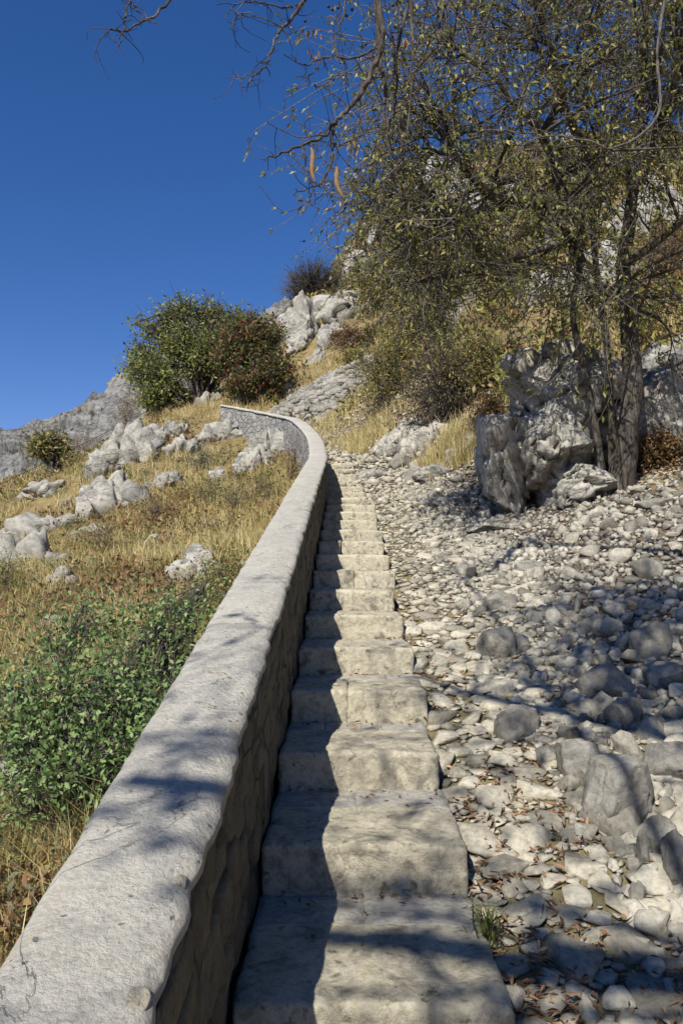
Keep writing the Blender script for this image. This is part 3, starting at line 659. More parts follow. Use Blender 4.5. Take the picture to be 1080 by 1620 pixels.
# the big rock under the tree: lobes with deep clefts between them
bp = ground_at(868, 806); bd = bp[1]; k_ = bd/FPX
big = empty('rock_outcrop', 'big clefted grey rock outcrop beside the tree trunk', 'rock', tuple(bp))
def lobe(px0, px1, py0, py1, seed, dy=0., depth=1.0, planes=12, rough=.10, tilt=(0, 0), rot=0, name='lobe', blocky=.15):
    c = at((px0+px1)/2, (py0+py1)/2, bd+dy); wd, ht = (px1-px0)*k_*1.04, (py1-py0)*k_*1.04
    V, F = rock_shape(seed, 5, 16, .11, (.55, .9), .35, .03); lo, hi = V.min(0), V.max(0); V = (V-(lo+hi)/2)/((hi-lo)/2)
    V = V*np.array([wd/2, depth/2*1.4, ht/2]); Rm = np.array(Matrix.Rotation(rot, 3, 'Z')@Matrix.Rotation(tilt[0], 3, 'X')@Matrix.Rotation(tilt[1], 3, 'Y')); V = V@Rm.T
    V = V+np.stack([fbm(V*2+seed, 4, seed), fbm(V*2+seed+5, 4, seed+1), fbm(V*2+seed+9, 4, seed+2)], 1)*.10
    o = link(name, make_mesh(name, V+c-bp, F, True), M['big'], big); return o
def mass(name, px0, px1, py0, py1, dy, depth, seed, fract, fsc, sub_=6, tilt=(0, 0)):
    c = at((px0+px1)/2, (py0+py1)/2, bd+dy); V, F = rock_shape(seed, sub_, 26, .045, (.52, .88), .55, .03, fract, fsc, .07); lo, hi = V.min(0), V.max(0); V = (V-(lo+hi)/2)/((hi-lo)/2)
    V = V*np.array([(px1-px0)*k_/2*1.03, depth/2, (py1-py0)*k_/2*1.03]); V = V@np.array(Matrix.Rotation(tilt[0], 3, 'X')@Matrix.Rotation(tilt[1], 3, 'Y')).T
    V = V+np.stack([fbm(V*2.2+seed+5*q, 4, seed+q) for q in range(3)], 1)*.05+np.stack([fbm(V*7+seed+5*q, 3, seed+q) for q in range(3)], 1)*.02
    link(name, make_mesh(name, V+c-bp, F, True), M['big'], big)
mass('main_block', 752, 985, 610, 826, .85, 2.2, 64, .20, 1.3)
mass('upper_block', 780, 985, 530, 690, 1.15, 2.2, 61, .16, 1.2, 5, (.12, .06))
mass('foot_block', 746, 856, 655, 826, .40, 1.5, 164, .16, 1.2, 5, (0, .05))
mass('middle_block', 805, 935, 630, 780, .25, 1.5, 162, .16, 1.2, 5, (-.1, -.2))
mass('foot_block', 850, 962, 735, 820, .25, 1.2, 68, .16, 1.0, 5, (0, -.2))
rp = at(1040, 650, bd+.9); rock('rock', 'pale flat-faced rock behind the tree trunk', (rp[0], rp[1], at(1040, 740, bd+.9)[2]), (2.0, 1.2, 1.45), 71, M['big'], sub_=5, sink=.2, blocky=.4)
LF = M['lime_far']
for a in (
 ('white crag on the hillside seen through the tree limbs', 960, 455, 130, 100, 73, LF, {}), ('pale knob of rock on the hillside above the big clefted rock', 855, 480, 60, 50, 74, LF, {}), ('pale broken crag at the picture edge high behind the tree', 1040, 385, 120, 90, 75, LF, {}), ('pale rock at the picture edge behind the tree crown', 1075, 590, 90, 70, 72, LF, {}),
 ('tall pale fin of rock above the layered outcrop', 190, 745, 96, 84, 81, LF, dict(tilt=(0, .35), sub_=5)), ('rounded grey rock on the shoulder beside the fin', 240, 700, 44, 40, 82, LF, {}),
 ('layered limestone outcrop in the grass below the fin', 172, 818, 96, 88, 83, LF, dict(sub_=5, planes=20, blocky=.3)), ('grey leaning rock in the grass below the curved parapet', 288, 722, 42, 44, 84, LF, dict(tilt=(0, .2))),
 ('low pale rock in the straw below the layered outcrop', 245, 862, 46, 22, 301, LF, {}), ('flat grey rock in the grass between outcrop and bend', 262, 775, 52, 26, 302, LF, {}), ('pale rock rib on the shoulder under the dark little tree', 60, 790, 64, 26, 303, LF, {}), ('broken grey rock ledge in the middle of the slope', 140, 850, 58, 24, 304, LF, {}), ('pale rocky rib on the bank under the far parapet', 425, 720, 60, 60, 305, LF, {}), ('weathered stone half buried above the pinkish rock', 335, 838, 40, 20, 306, LF, {}),
 ('small white rock in the grass left of the bend', 345, 764, 30, 28, 85, LF, {}), ('large pale outcrop at the picture edge, lower of the pair', 32, 905, 120, 62, 86, LF, dict(sub_=5, planes=18)),
 ('dark-topped pale outcrop behind the one at the picture edge', 50, 850, 100, 36, 87, LF, dict(sub_=4, planes=18)), ('small leaning pale rock in the grass above the green bush', 93, 930, 44, 42, 88, LF, dict(tilt=(0, .3))),
 ('small round white rock alone in the dry grass', 103, 807, 24, 22, 89, LF, {}), ('rounded pinkish-grey rock beside the parapet top', 308, 925, 82, 68, 90, LF, dict(sub_=5, planes=9)),
 ('small white rock touching the outer side of the parapet', 383, 916, 44, 30, 91, LF, {}), ('flat-topped boulder above the end of the parapet', 398, 636, 48, 24, 92, LF, {}),
 ('pale rock at the foot of the green tree', 326, 640, 36, 30, 93, LF, {}), ('low pale rock under the russet tree', 442, 632, 40, 26, 94, LF, {}),
 ('pale rocks showing under the green bush', 150, 1262, 260, 200, 95, LF, dict(sub_=5, planes=18)), ('pale rock beside the sunlit edge of the green bush', 85, 1000, 60, 36, 96, LF, dict(tilt=(0, .3))),
 ('round pale rock beside the rounded grey one on the shoulder', 276, 690, 34, 30, 97, LF, {}), ('pale rock on the bank just outside the curved parapet', 400, 742, 52, 60, 98, LF, dict(sub_=5, planes=18)),
 ('grey rock on the bank below the parapet end', 345, 700, 60, 34, 99, LF, {}), ('dark leaning rock under the shrubs beside the ramp', 632, 712, 62, 84, 100, M['big'], dict(tilt=(0, .5), sub_=5)),
 ('dark rock slab at the foot of the shrubs, lower of two', 668, 716, 70, 44, 101, M['big'], dict(tilt=(0, .3), sub_=5)), ('sunlit rock in the dry grass beside the big rock', 738, 722, 46, 50, 102, M['lime'], dict(tilt=(0, .5)))):
    wpx, hpx = a[3]*1.2, a[4]*1.1
    if wpx < 40: px_rock('rock', *a[:6], a[6], rot=a[5]*.7 if not a[7].get('tilt') else 0, sink=.33, **a[7]); continue
    p = ground_at(a[1], a[2]); d = p[1]; k = d/FPX; o = empty('rock_outcrop', a[0], 'rock', tuple(p)); rg = np.random.default_rng(a[5]); nb = 5 if wpx < 60 else 9; lean = a[7].get('tilt', (0, rg.normal()*.15))[1]
    for q in range(nb):
        f = (q/(nb-1))*2-1; hw_ = wpx*k*rg.uniform(.34, .55)*(1.25 if q == nb//2 else 1); hh_ = hpx*k*(1-.55*abs(f)**1.5)*rg.uniform(.55, 1.05); ox, oy = f*wpx*k*.36+rg.normal()*.04*wpx*k, rg.uniform(-.1, .9)*wpx*k*.35
        zz = H1(p[0]+ox, p[1]+oy)-p[2]
        rock('block', None, (ox, oy, zz), (hw_, hw_*rg.uniform(.7, 1.1), min(max(hh_, hw_*.25), hw_*1.1)), a[5]*13+q, a[6], sub_=4 if d < 9 else 3, rot=rg.normal()*.35, tilt=(rg.normal()*.10, lean*.7+rg.normal()*.10), parent=o, sink=.34, blocky=.5, rough=.10, strata=.03, planes=18, fract=.24, fsc=1.4)
# upper crag under the bare shrub
cp = at(515, 580, 31); crag = empty('crag', 'tall fractured limestone crag below the bare shrub', 'rock', tuple(cp))
for px0, px1, py0, py1, dy, sd in ((440, 520, 478, 560, 3.5, 111), (480, 570, 470, 545, 4.2, 112), (498, 568, 515, 590, 1.5, 113), (520, 590, 465, 520, 5.0, 114), (452, 500, 530, 575, 2.5, 115), (540, 600, 400, 470, 12, 116), (480, 520, 560, 600, .2, 117), (440, 480, 500, 548, 4, 118)):
    d = 31+dy; c = at((px0+px1)/2, (py0+py1)/2, d); V, F = rock_shape(sd, 4, 18, .08, (.58, .92), .5, .025, .20, 1.7, .10); lo, hi = V.min(0), V.max(0); V = (V-(lo+hi)/2)/((hi-lo)/2)
    wd, ht = (px1-px0)*d/FPX*1.1, (py1-py0)*d/FPX*1.15; V = V*np.array([wd/2, wd*.6, ht/2*1.1]); V = V@np.array(Matrix.Rotation(.35*math.sin(sd), 3, 'Y')).T
    V = V+np.stack([fbm(V*1.2+sd, 4, sd), fbm(V*1.2+sd+5, 4, sd+1), fbm(V*1.2+sd+9, 4, sd+2)], 1)*.22
    link('rock_block', make_mesh('rock_block', V+c-cp, F, True), LF, crag)
# ------------------------------------------------------------------ grass
def tufts(n, pick, hgt, wid, per, rng, lean=.35, name='dry_grass', mat='straw', spread=.06):
    x, y = pick(n); z = H(x, y); nn = len(x); d = np.hypot(x, y)
    X = np.repeat(x, per)+rng.normal(size=nn*per)*spread; Y = np.repeat(y, per)+rng.normal(size=nn*per)*spread
    Z = np.repeat(z, per)-.03; Dl = rng.normal(size=(nn*per, 3))*lean+np.repeat(np.stack([rng.normal(size=nn)*.2-.15, rng.normal(size=nn)*.2, 0*x], 1), per, 0); Dl[:, 2] = 0
    hh = np.repeat(rng.uniform(.55, 1.25, nn)*hgt, per)*rng.uniform(.5, 1.1, nn*per); ww = wid*(1+np.repeat(d, per)*.13)*rng.uniform(.6, 1.3, nn*per)
    V, F = blades(np.stack([X, Y, Z], 1), Dl, hh, ww, rng); link(name, make_mesh(name, V, F), M[mat], kind='stuff')
def left_pick(thr, seed, y0=1.6, y1=42, rmax=.35):
    def f(n):
        y = np.exp(rng.uniform(math.log(y0), math.log(y1), n*3)); x = -.66-rng.uniform(0, 1, n*3)**.9*(1.4+.50*y); s_ = side(x, y)
        m = vnoise(np.stack([x*.45, y*.45, 0*x], 1), seed)+.6*vnoise(np.stack([x*1.7, y*1.7, 0*x], 1), seed+1)
        k = (s_ < -.2) & (m > thr) & (rockmask(x, y) < rmax+.25*rng.random(n*3)); return x[k][:n], y[k][:n]
    return f
rng = np.random.default_rng(33)
tufts(8200, left_pick(-.35, 71, 3.4), .40, .0016, 13, rng)
tufts(4600, left_pick(-.05, 75), .30, .0016, 13, rng, .5, 'brown_grass', 'tan')
tufts(3200, left_pick(.05, 79), .27, .0018, 12, rng, .5, 'green_grass', 'green')
def right_pick(n):
    y = rng.uniform(11.5, 60, n*3); x = rng.uniform(-6, 32, n*3); m = vnoise(np.stack([x*.4, y*.4, 0*x], 1), 91)+.5*vnoise(np.stack([x*1.4, y*1.4, 0*x], 1), 92)
    k = (side(x, y) > 1.6) & (x < y*.5+.5) & (m > -.1) & (rockmask(x, y) < .42) & ((y > 16) | (x > 1.8)) & ((y > 13.5) | (x > 5)); return x[k][:n], y[k][:n]
tufts(5000, right_pick, .42, .002, 13, rng, .4, 'slope_grass', 'straw', .12)
tufts(2500, right_pick, .34, .002, 12, rng, .5, 'slope_brown_grass', 'tan', .12)
def low_growth(n, pick, mat, hgt, leaf, name):
    x, y = pick(n); nn = len(x); per = 9; X = np.repeat(x, per)+rng.normal(size=nn*per)*.10; Y = np.repeat(y, per)+rng.normal(size=nn*per)*.10; d = np.hypot(X, Y)
    P = np.stack([X, Y, np.repeat(H(x, y), per)+rng.uniform(0, hgt, nn*per)], 1); L = leaf*(1+d*.06)*rng.uniform(.6, 1.4, nn*per); V, F = leaf_mesh(P, rng.normal(size=P.shape)+np.array([0, 0, .5]), L, L*.45, rng)
    link(name, make_mesh(name, V, F), M[mat], kind='stuff')
low_growth(2800, left_pick(.18, 83), 'russet', .22, .045, 'russet_undergrowth'); low_growth(3600, left_pick(.12, 87), 'olive', .20, .045, 'olive_undergrowth'); low_growth(1600, left_pick(.30, 93), 'greyshrub', .18, .04, 'grey_undergrowth')
def hill_pick(n):
    y = rng.uniform(13, 75, n*3); x = rng.uniform(-4, 1, n*3)+rng.random(n*3)*y*.55; m = vnoise(np.stack([x*.22, y*.22, 0*x], 1), 95)+.6*vnoise(np.stack([x*.9, y*.9, 0*x], 1), 96); k = (side(x, y) > 2.2) & (m > .05) & ((y > 16) | (x > 3)) & ((y > 20) | (x > y*.12)); return x[k][:n], y[k][:n]
low_growth(4200, hill_pick, 'olive', .7, .085, 'olive_scrub'); low_growth(1500, hill_pick, 'russet', .5, .08, 'russet_scrub'); low_growth(1200, hill_pick, 'darkshrub', .6, .08, 'dark_scrub')
def corner_pick(n):
    y = rng.uniform(1.9, 3.6, n*2); x = -.72-rng.uniform(0, 1, n*2)*(.25+.30*y); return x[:n], y[:n]
low_growth(420, corner_pick, 'russet', .16, .028, 'corner_undergrowth'); tufts(60, corner_pick, .5, .0022, 7, rng, .6, 'dry_stalk_grass', 'straw', .05)
def spot(px, py, r, n, hgt, name, label=None):
    p = ground_at(px, py); x = p[0]+rng.normal(size=n)*r; y = p[1]+rng.normal(size=n)*r*.7; return x, y
for px, py, r, n, nm in ((600, 690, .45, 150, 'grass_clump'), (570, 695, .4, 110, 'grass_clump'), (710, 725, .22, 170, 'grass_clump'), (745, 722, .16, 80, 'grass_clump'), (540, 668, .8, 140, 'grass_clump'), (760, 690, .4, 120, 'grass_clump')):
    x, y = spot(px, py, r, n, .4, nm); tufts(n, lambda q: (x, y), .46, .0018, 12, rng, .3, 'clump_grass', 'straw', .07)
# small green tuft at the edge of the steps
gp_ = ground_at(768, 1495); tf = rng.normal(size=(60, 3))*.03; P = gp_+tf*np.array([.6, 1, 0]); Dl = rng.normal(size=(60, 3))*.5; Dl[:, 2] = 0; Dl[:, 1] -= .35
V, F = blades(P, Dl, rng.uniform(.08, .2, 60), .0035, rng); o = link('grass_tuft', make_mesh('grass_tuft', sub(V, gp_), F), M['green']); o.location = gp_; tag(o, 'small green grass tuft at the edge of the lowest steps', 'grass tuft')
# ------------------------------------------------------------------ shrubs and trees
def curve(a, b, bend, n=6, up=.0):
    t = np.linspace(0, 1, n)[:, None]; m = (a+b)/2+bend; return (1-t)**2*a+2*t*(1-t)*m+t*t*b
def plant(name, label, cat, base, lobes, clumps, per, leaf, mat, seed, stem=.02, sig=.10, twmat='twig', group=None, trunk=None, twigs=3, bare=False, aspect=.5, droop=.1, low=.15):
    """lobes: list of (centre offset, radii). Stems run from the base to leaf clumps spread through the lobes."""
    rng = np.random.default_rng(seed); base = np.asarray(base, float); polys = []; LP = []; LD = []; tw = []
    wts = np.array([l[1][0]*l[1][1]*l[1][2] for l in lobes]); wts = wts**.75/np.sum(wts**.75); o = empty(name, label, cat, tuple(base), group)
    nst = max(3, int(clumps**.5)); mains = []
    for k in range(nst):
        l = lobes[int(rng.choice(len(lobes), p=wts))]; q = rng.normal(size=3); q /= np.linalg.norm(q); e = np.array(l[0])+q*np.array(l[1])*rng.uniform(.2, .6)
        e[2] = max(e[2], low); c = curve(np.array([rng.normal()*stem, rng.normal()*stem, -.08]), e, np.array([rng.normal()*.1, rng.normal()*.1, .12])*np.linalg.norm(e), 7); mains.append(c); polys.append((c+fbm(c*3+k, 2, seed)[:, None]*.02, np.linspace(stem, stem*.35, 7)))
    QQ = rng.normal(size=(clumps, 3)); QQ /= np.linalg.norm(QQ, axis=1)[:, None]; RR = rng.uniform(.1, 1, clumps)**.5*(1+.5*vnoise(QQ*2.6+seed, seed)); M4 = np.array([m[4] for m in mains])
    for k in range(clumps):
        l = lobes[int(rng.choice(len(lobes), p=wts))]; q = QQ[k]; r = RR[k]; e = np.array(l[0])+q*np.array(l[1])*r
        if e[2] < low*.6: e[2] = low*.6+abs(rng.normal())*.05
        mc = mains[int(np.argmin(((M4-e)**2).sum(1)))]; s0 = mc[int(rng.integers(3, 7))]; c = curve(s0, e, rng.normal(size=3)*.06*np.linalg.norm(e-s0), 5); polys.append((c, np.linspace(stem*.4, stem*.12, 5)))
        out = e-np.array(l[0]); out /= np.linalg.norm(out)+1e-6
        for j in range(twigs):
            dd = out*.7+rng.normal(size=3)*.6; t_ = curve(c[3] if j else e, e+dd*sig*1.6, rng.normal(size=3)*sig*.3, 3); tw.append((t_, np.linspace(stem*.14, stem*.06, 3)))
        if not bare:
            pp = e+rng.normal(size=(per, 3))*sig; LP.append(pp); LD.append(out*.4+rng.normal(size=(per, 3))*.8-np.array([0, 0, droop]))
    V, F = tubes(polys, 4); link('branches', make_mesh('branches', V, F, True), M[twmat], o)
    if tw: V, F = tubes(tw, 3); link('twigs', make_mesh('twigs', V, F, True), M[twmat], o, 'stuff')
    if not bare:
        LP, LD = np.vstack(LP), np.vstack(LD); n = len(LP); L = leaf*rng.uniform(.6, 1.3, n); V, F = leaf_mesh(LP, LD, L, L*aspect, rng); link('foliage', make_mesh('foliage', V, F), M[mat], o, 'stuff')
    return o
# green bush in the near corner
gb = ground_at(150, 1330); d = gb[1]; k_ = d/FPX; print('bush', gb)
def lob(px, py, rx, rz, base, dd=0.0, ry=None):
    d = base[1]+dd; c = at(px, py, d); k = d/FPX; return (tuple(c-base), (rx*k, (ry if ry else (rx+rz)/2)*k, rz*k))
plant('green_bush', 'leafy green bush spilling along the outer foot of the parapet', 'bush', gb,
      [lob(px, py, r, r*.85, gb, dd) for px, py, r, dd in ((180, 1110, 70, .3), (90, 1120, 62, .1), (40, 1170, 60, 0), (235, 1050, 52, .7), (165, 985, 30, .9), (150, 1040, 44, .6), (275, 1010, 34, .8), (215, 1180, 60, 0), (120, 1215, 60, -.1), (40, 1260, 56, -.2), (255, 1110, 46, .4), (190, 1270, 50, -.2), (130, 955, 22, .9), (205, 962, 24, .9), (20, 1085, 30, .3), (300, 965, 28, 1.0), (330, 925, 22, 1.3), (250, 985, 34, .8), (100, 1020, 34, .6))],
      560, 16, .034, 'bush', 41, .012, .085, 'twig', aspect=.6, twigs=2)
wp = ground_at(300, 1110); plant('broom_plant', 'wiry green broom plant drooping against the parapet edge', 'shrub', wp, [lob(300, 1100, 50, 55, wp), lob(255, 1190, 40, 55, wp, -.4)], 300, 10, .09, 'bush', 42, .008, .06, 'darktwig', aspect=.06, twigs=4)
wp = ground_at(330, 985); plant('mixed_shrub', 'small grey-green and reddish shrub beside the parapet above the green bush', 'shrub', wp, [lob(325, 960, 58, 55, wp), lob(360, 900, 40, 34, wp, .6), lob(300, 1000, 50, 40, wp, -.2)], 300, 13, .036, 'olive', 43, .008, .06, 'darktwig')
wp = ground_at(300, 1000); plant('grey_shrub', 'pale grey-green spiky shrub between the green bush and the parapet', 'shrub', wp, [lob(295, 985, 42, 34, wp)], 110, 14, .06, 'greyshrub', 44, .007, .05, 'twig', aspect=.14)
for px, py, w_, h_, mt, sd, lb in (
  (370, 812, 70, 52, 'green', 51, 'low green herb in the straw grass outside the wall'), (160, 880, 90, 60, 'russet', 52, 'brown withered shrub in the middle of the grassy slope'), (250, 830, 80, 46, 'russet', 53, 'rust-coloured low shrub in the grass beyond the rounded rock'),
  (318, 742, 46, 40, 'greyshrub', 54, 'grey-green cushion shrub near the leaning rock below the parapet end'), (462, 760, 34, 60, 'russet', 55, 'reddish dry shrub at the outer foot of the bend'), (415, 800, 70, 60, 'olive', 56, 'olive shrub on the bank outside the bend'), (330, 800, 64, 44, 'green', 57, 'bright green weed patch below the small white rock'),
  (200, 640, 42, 50, 'russet', 58, 'rusty shrub on the shoulder left of the green tree'), (130, 700, 48, 40, 'russet', 59, 'russet shrub on the skyline beside the dark little tree'), (120, 742, 40, 24, 'olive', 60, 'low dark green shrub beneath the dark little tree'),
  (10, 955, 60, 90, 'olive', 62, 'olive shrub cut by the picture edge below the pale outcrop'), (60, 1000, 80, 44, 'green', 63, 'wispy green patch above the green bush'), (30, 1420, 120, 70, 'olive', 64, 'withered olive plant at the lower picture corner'), (400, 690, 80, 40, 'olive', 65, 'yellowish weeds along the foot of the far parapet')):
    p = ground_at(px, py); k = p[1]/FPX; ww, hh = w_*k/2, h_*k
    plant('low_shrub', lb, 'shrub', p, [((0, 0, hh*.45), (ww, ww*.8, hh*.55))], 90, 12, max(.03, 2.6*k), mt, sd, .008, max(.05, w_*k*.09), 'twig', 'low shrubs on the grassy slope', aspect=.4, low=.05, twigs=2)
# trees behind the bend
tb = at(322, 650, 28.5); 
plant('green_tree', 'broad green tree standing behind the far end of the parapet', 'tree', tb, [lob(px, py, r, r*.8, tb, dd) for px, py, r, dd in ((300, 550, 52, 0), (238, 585, 32, -.6), (225, 560, 22, .2), (255, 525, 34, .3), (290, 498, 32, 0), (330, 500, 30, .4), (360, 515, 28, .2), (370, 555, 34, .4), (330, 560, 40, -.8), (262, 610, 32, -.8), (240, 645, 22, -1), (215, 590, 16, 0), (380, 500, 14, .2))], 820, 15, .15, 'treeleaf', 45, .10, .20, 'darktwig', aspect=.5, low=.3)
tb = at(405, 632, 27); 
plant('russet_tree', 'smaller red-tinged tree between the green tree and the crag', 'tree', tb, [lob(px, py, r, r*.8, tb, dd) for px, py, r, dd in ((400, 550, 34, 0), (425, 590, 30, -.3), (360, 570, 26, -.4), (405, 512, 22, .2), (430, 530, 20, 0), (375, 535, 22, 0), (450, 575, 18, 0), (380, 605, 24, -.5))], 520, 14, .14, 'redleaf', 46, .08, .18, 'darktwig', aspect=.5, low=.3)
tb = at(512, 482, 38); 
plant('bare_shrub', 'leafless grey shrub on the skyline above the crag', 'shrub', tb, [lob(500, 448, 40, 28, tb), lob(475, 468, 16, 14, tb)], 330, 1, .1, 'darkshrub', 47, .07, .28, 'darktwig', twigs=7, low=.3)
tb = ground_at(88, 752); 
plant('dark_tree', 'dark gnarled little tree on the grassy shoulder at the far edge', 'tree', tb, [lob(78, 702, 26, 20, tb), lob(62, 712, 14, 14, tb), lob(98, 712, 12, 12, tb)], 150, 9, .13, 'olive', 48, .07, .15, 'darktwig', low=.3)
# shrubs on the right-hand slope
for px, py, w_, h_, mt, sd, lb, n in (
  (690, 690, 150, 150, 'darkshrub', 201, 'dark tangled shrub over the leaning rocks beside the ramp', 420), (610, 655, 110, 130, 'olive', 202, 'olive and red shrub mass at the turn of the ramp', 420), (750, 640, 120, 120, 'olive', 203, 'olive shrub beside the upper corner of the big rock', 360),
  (650, 570, 130, 110, 'olive', 204, 'olive shrub covering the slope above the ramp', 380), (600, 500, 90, 90, 'olive', 205, 'olive shrub right of the fractured crag', 300), (700, 500, 150, 120, 'olive', 206, 'wide olive thicket in the middle of the hillside', 420), (560, 565, 70, 46, 'russet', 207, 'red-brown shrub at the foot of the crag', 200),
  (790, 480, 130, 120, 'olive', 208, 'olive thicket on the slope behind the tree limbs', 380), (640, 440, 90, 80, 'olive', 209, 'small olive shrub high on the hillside below the cliff', 260), (1050, 470, 130, 120, 'russet', 210, 'brown shrub behind the tree at the picture edge', 300), (725, 425, 120, 70, 'olive', 211, 'olive shrub belt along the foot of the cliff', 260),
  (880, 380, 130, 90, 'olive', 212, 'olive shrub between the white crag and the cliff', 260), (1040, 740, 90, 50, 'russet', 213, 'brown bracken at the foot of the pale rock by the tree', 240), (545, 548, 40, 26, 'darkshrub', 214, 'small dark shrub in a cleft beside the crag', 90), (770, 700, 60, 70, 'russet', 215, 'dry brown shrub between grass and big rock', 160),
  (560, 610, 60, 50, 'olive', 216, 'olive shrub hanging over the retaining wall', 160), (1010, 560, 100, 90, 'olive', 217, 'olive shrub behind the twin trunks of the tree', 200)):
    p = ground_at(px, py); k = p[1]/FPX; ww, hh = w_*k/2, h_*k
    plant('hill_shrub', lb, 'shrub', p, [((0, 0, hh*.5), (ww, ww*.7, hh*.55)), ((ww*.3, 0, hh*.6), (ww*.5, ww*.5, hh*.5))], n, 14, max(.06, 4.4*k), mt, sd, .02, max(.06, w_*k*.06), 'darktwig' if mt != 'russet' else 'twig', 'shrubs on the hillside', low=.05, twigs=2)
# ------------------------------------------------------------------ the tree on the scree
def branchy(stems, targets, rng, ntw=7, nsub=3, blen=.5, leafn=4, r0=.03, droop=.25):
    """branches from stems to targets, twigs and sub-twigs; returns tubes and leaf anchors"""
    allp = np.vstack([s_[0][len(s_[0])//3:] for s_ in stems]); allr = np.concatenate([s_[1][len(s_[0])//3:] for s_ in stems])
    br, tw, LP, LD = [], [], [], []
    for e in targets:
        dist = np.linalg.norm(allp-e, axis=1)+np.maximum(allp[:, 2]-e[2], 0)*.5; k = int(np.argsort(dist)[int(rng.integers(0, 14))]); a = allp[k]; Ln = np.linalg.norm(e-a)
        c = curve(a, e, np.array([rng.normal()*.14, rng.normal()*.14, .16+rng.normal()*.08])*Ln, 9); c = c+np.stack([fbm(c*2.1+9*q, 3, 7+q) for q in range(3)], 1)*.06*min(Ln, 1.5)*np.linspace(0, 1, 9)[:, None]
        ra = min(allr[k]*.6, r0*(.5+.5*Ln)); br.append((c, np.linspace(ra, .006, 9)))
        for j in range(ntw):
            q = int(rng.integers(3, 9)); s0 = c[q]; dd = (c[8]-c[6])/(np.linalg.norm(c[8]-c[6])+1e-6)*.6+rng.normal(size=3)*.75; dd[2] -= droop*rng.random()
            l = blen*rng.uniform(.4, 1.1); e2 = s0+dd*l; t_ = curve(s0, e2, rng.normal(size=3)*l*.15, 6); t_ = t_+rng.normal(size=t_.shape)*l*.02*np.linspace(0, 1, 6)[:, None]; tw.append((t_, np.linspace(.008, .0035, 6)))
            for m in range(nsub):
                s1 = t_[int(rng.integers(2, 6))]; d2 = dd*.5+rng.normal(size=3)*.8; d2[2] -= droop*rng.random(); l2 = l*rng.uniform(.25, .6); u_ = curve(s1, s1+d2*l2, rng.normal(size=3)*l2*.2, 4); tw.append((u_, np.linspace(.005, .0025, 4)))
                nl = rng.poisson(leafn)
                if nl: LP.append(u_[rng.integers(1, 4, nl)]+rng.normal(size=(nl, 3))*.01); LD.append(d2[None]*.5+rng.normal(size=(nl, 3))*.6-np.array([0, 0, .55]))
    return br, tw, (np.vstack(LP) if LP else None), (np.vstack(LD) if LD else None)
def stem(pts, d0, d1, r0, r1, n=6):
    P = catmull([at(px, py, d0+(d1-d0)*k/(len(pts)-1)) for k, (px, py) in enumerate(pts)], n); return (P, np.linspace(r0, r1, len(P))**1.0)
rng = np.random.default_rng(55)
TD = ground_at(985, 772)[1]; print('trunk depth', TD, 'rock', bd)
st = [stem([(985, 790), (986, 745), (994, 680), (1001, 600), (992, 500), (986, 420), (999, 330), (1004, 250), (1015, 120), (1030, -60)], TD+0.00, TD-0.50, .225, .05),
      stem([(952, 770), (940, 660), (920, 580), (905, 500), (915, 420), (905, 374), (877, 352), (858, 302), (833, 285), (791, 284), (730, 310), (680, 335)], TD+0.00, TD-1.20, .15, .02),
      stem([(972, 780), (964, 640), (958, 540), (945, 450), (935, 341), (937, 272), (949, 222), (935, 120), (925, 0), (918, -90)], TD+0.15, TD+0.00, .16, .04),
      stem([(915, 420), (900, 370), (886, 305), (874, 250), (849, 208), (810, 165), (760, 105), (690, 55)], TD-0.30, TD-1.60, .085, .02),
      stem([(999, 320), (1030, 230), (1060, 150), (1090, 60)], TD-0.40, TD-1.20, .07, .03),
      stem([(860, 320), (784, 314), (753, 288), (727, 254), (696, 213), (640, 165)], TD-0.50, TD-2.00, .06, .015),
      stem([(791, 330), (766, 330), (727, 353), (688, 358), (630, 380)], TD-0.70, TD-1.60, .05, .012),
      stem([(938, 260), (900, 190), (870, 90), (840, -30)], TD-0.10, TD-1.10, .06, .025),
      stem([(915, 380), (840, 400), (770, 420), (700, 440), (640, 450)], TD-0.40, TD-1.40, .05, .012),
      stem([(985, 420), (1040, 380), (1090, 330), (1150, 260)], TD-0.40, TD-1.00, .06, .02),
      stem([(1046, -30), (1041, 80), (1038, 157), (1017, 205), (967, 238), (923, 222), (880, 212), (841, 219), (800, 250), (745, 290)], TD-3.40, TD-3.60, .035, .006)]
tg = []
def ell(px, py, d, rx, ry, rz, n):
    c = at(px, py, d)
    for _ in range(n):
        q = rng.normal(size=3); q /= np.linalg.norm(q); tg.append(c+q*np.array([rx, ry, rz])*rng.uniform(.3, 1)**.5)
for q_ in ((860, 170, 9.8, 2.2, 2.4, 2.2, 74), (700, 190, 9.3, 1.35, 1.6, 1.5, 36), (720, 430, 9.2, 1.25, 1.2, .7, 13), (1050, 300, 10, 1.4, 2.0, 2.2, 30), (640, 300, 9.0, .75, 1.2, 1.0, 18), (900, 470, 9.6, 1.0, .9, .6, 9), (880, -60, 10.0, 3.0, 2.8, 1.6, 40), (1020, 120, 9.6, 1.2, 1.5, 1.4, 20)): ell(q_[0], q_[1], TD+q_[2]-10.6, *q_[3:])
br, tw, LP, LD = branchy(st, tg, rng, 8, 4, .62, 3.5, .026, .5)
tree = empty('tree', 'multi-stemmed tree with sparse yellow-green leaves rising beside the big rock', 'tree', tuple(st[0][0][0])); b0 = st[0][0][0]
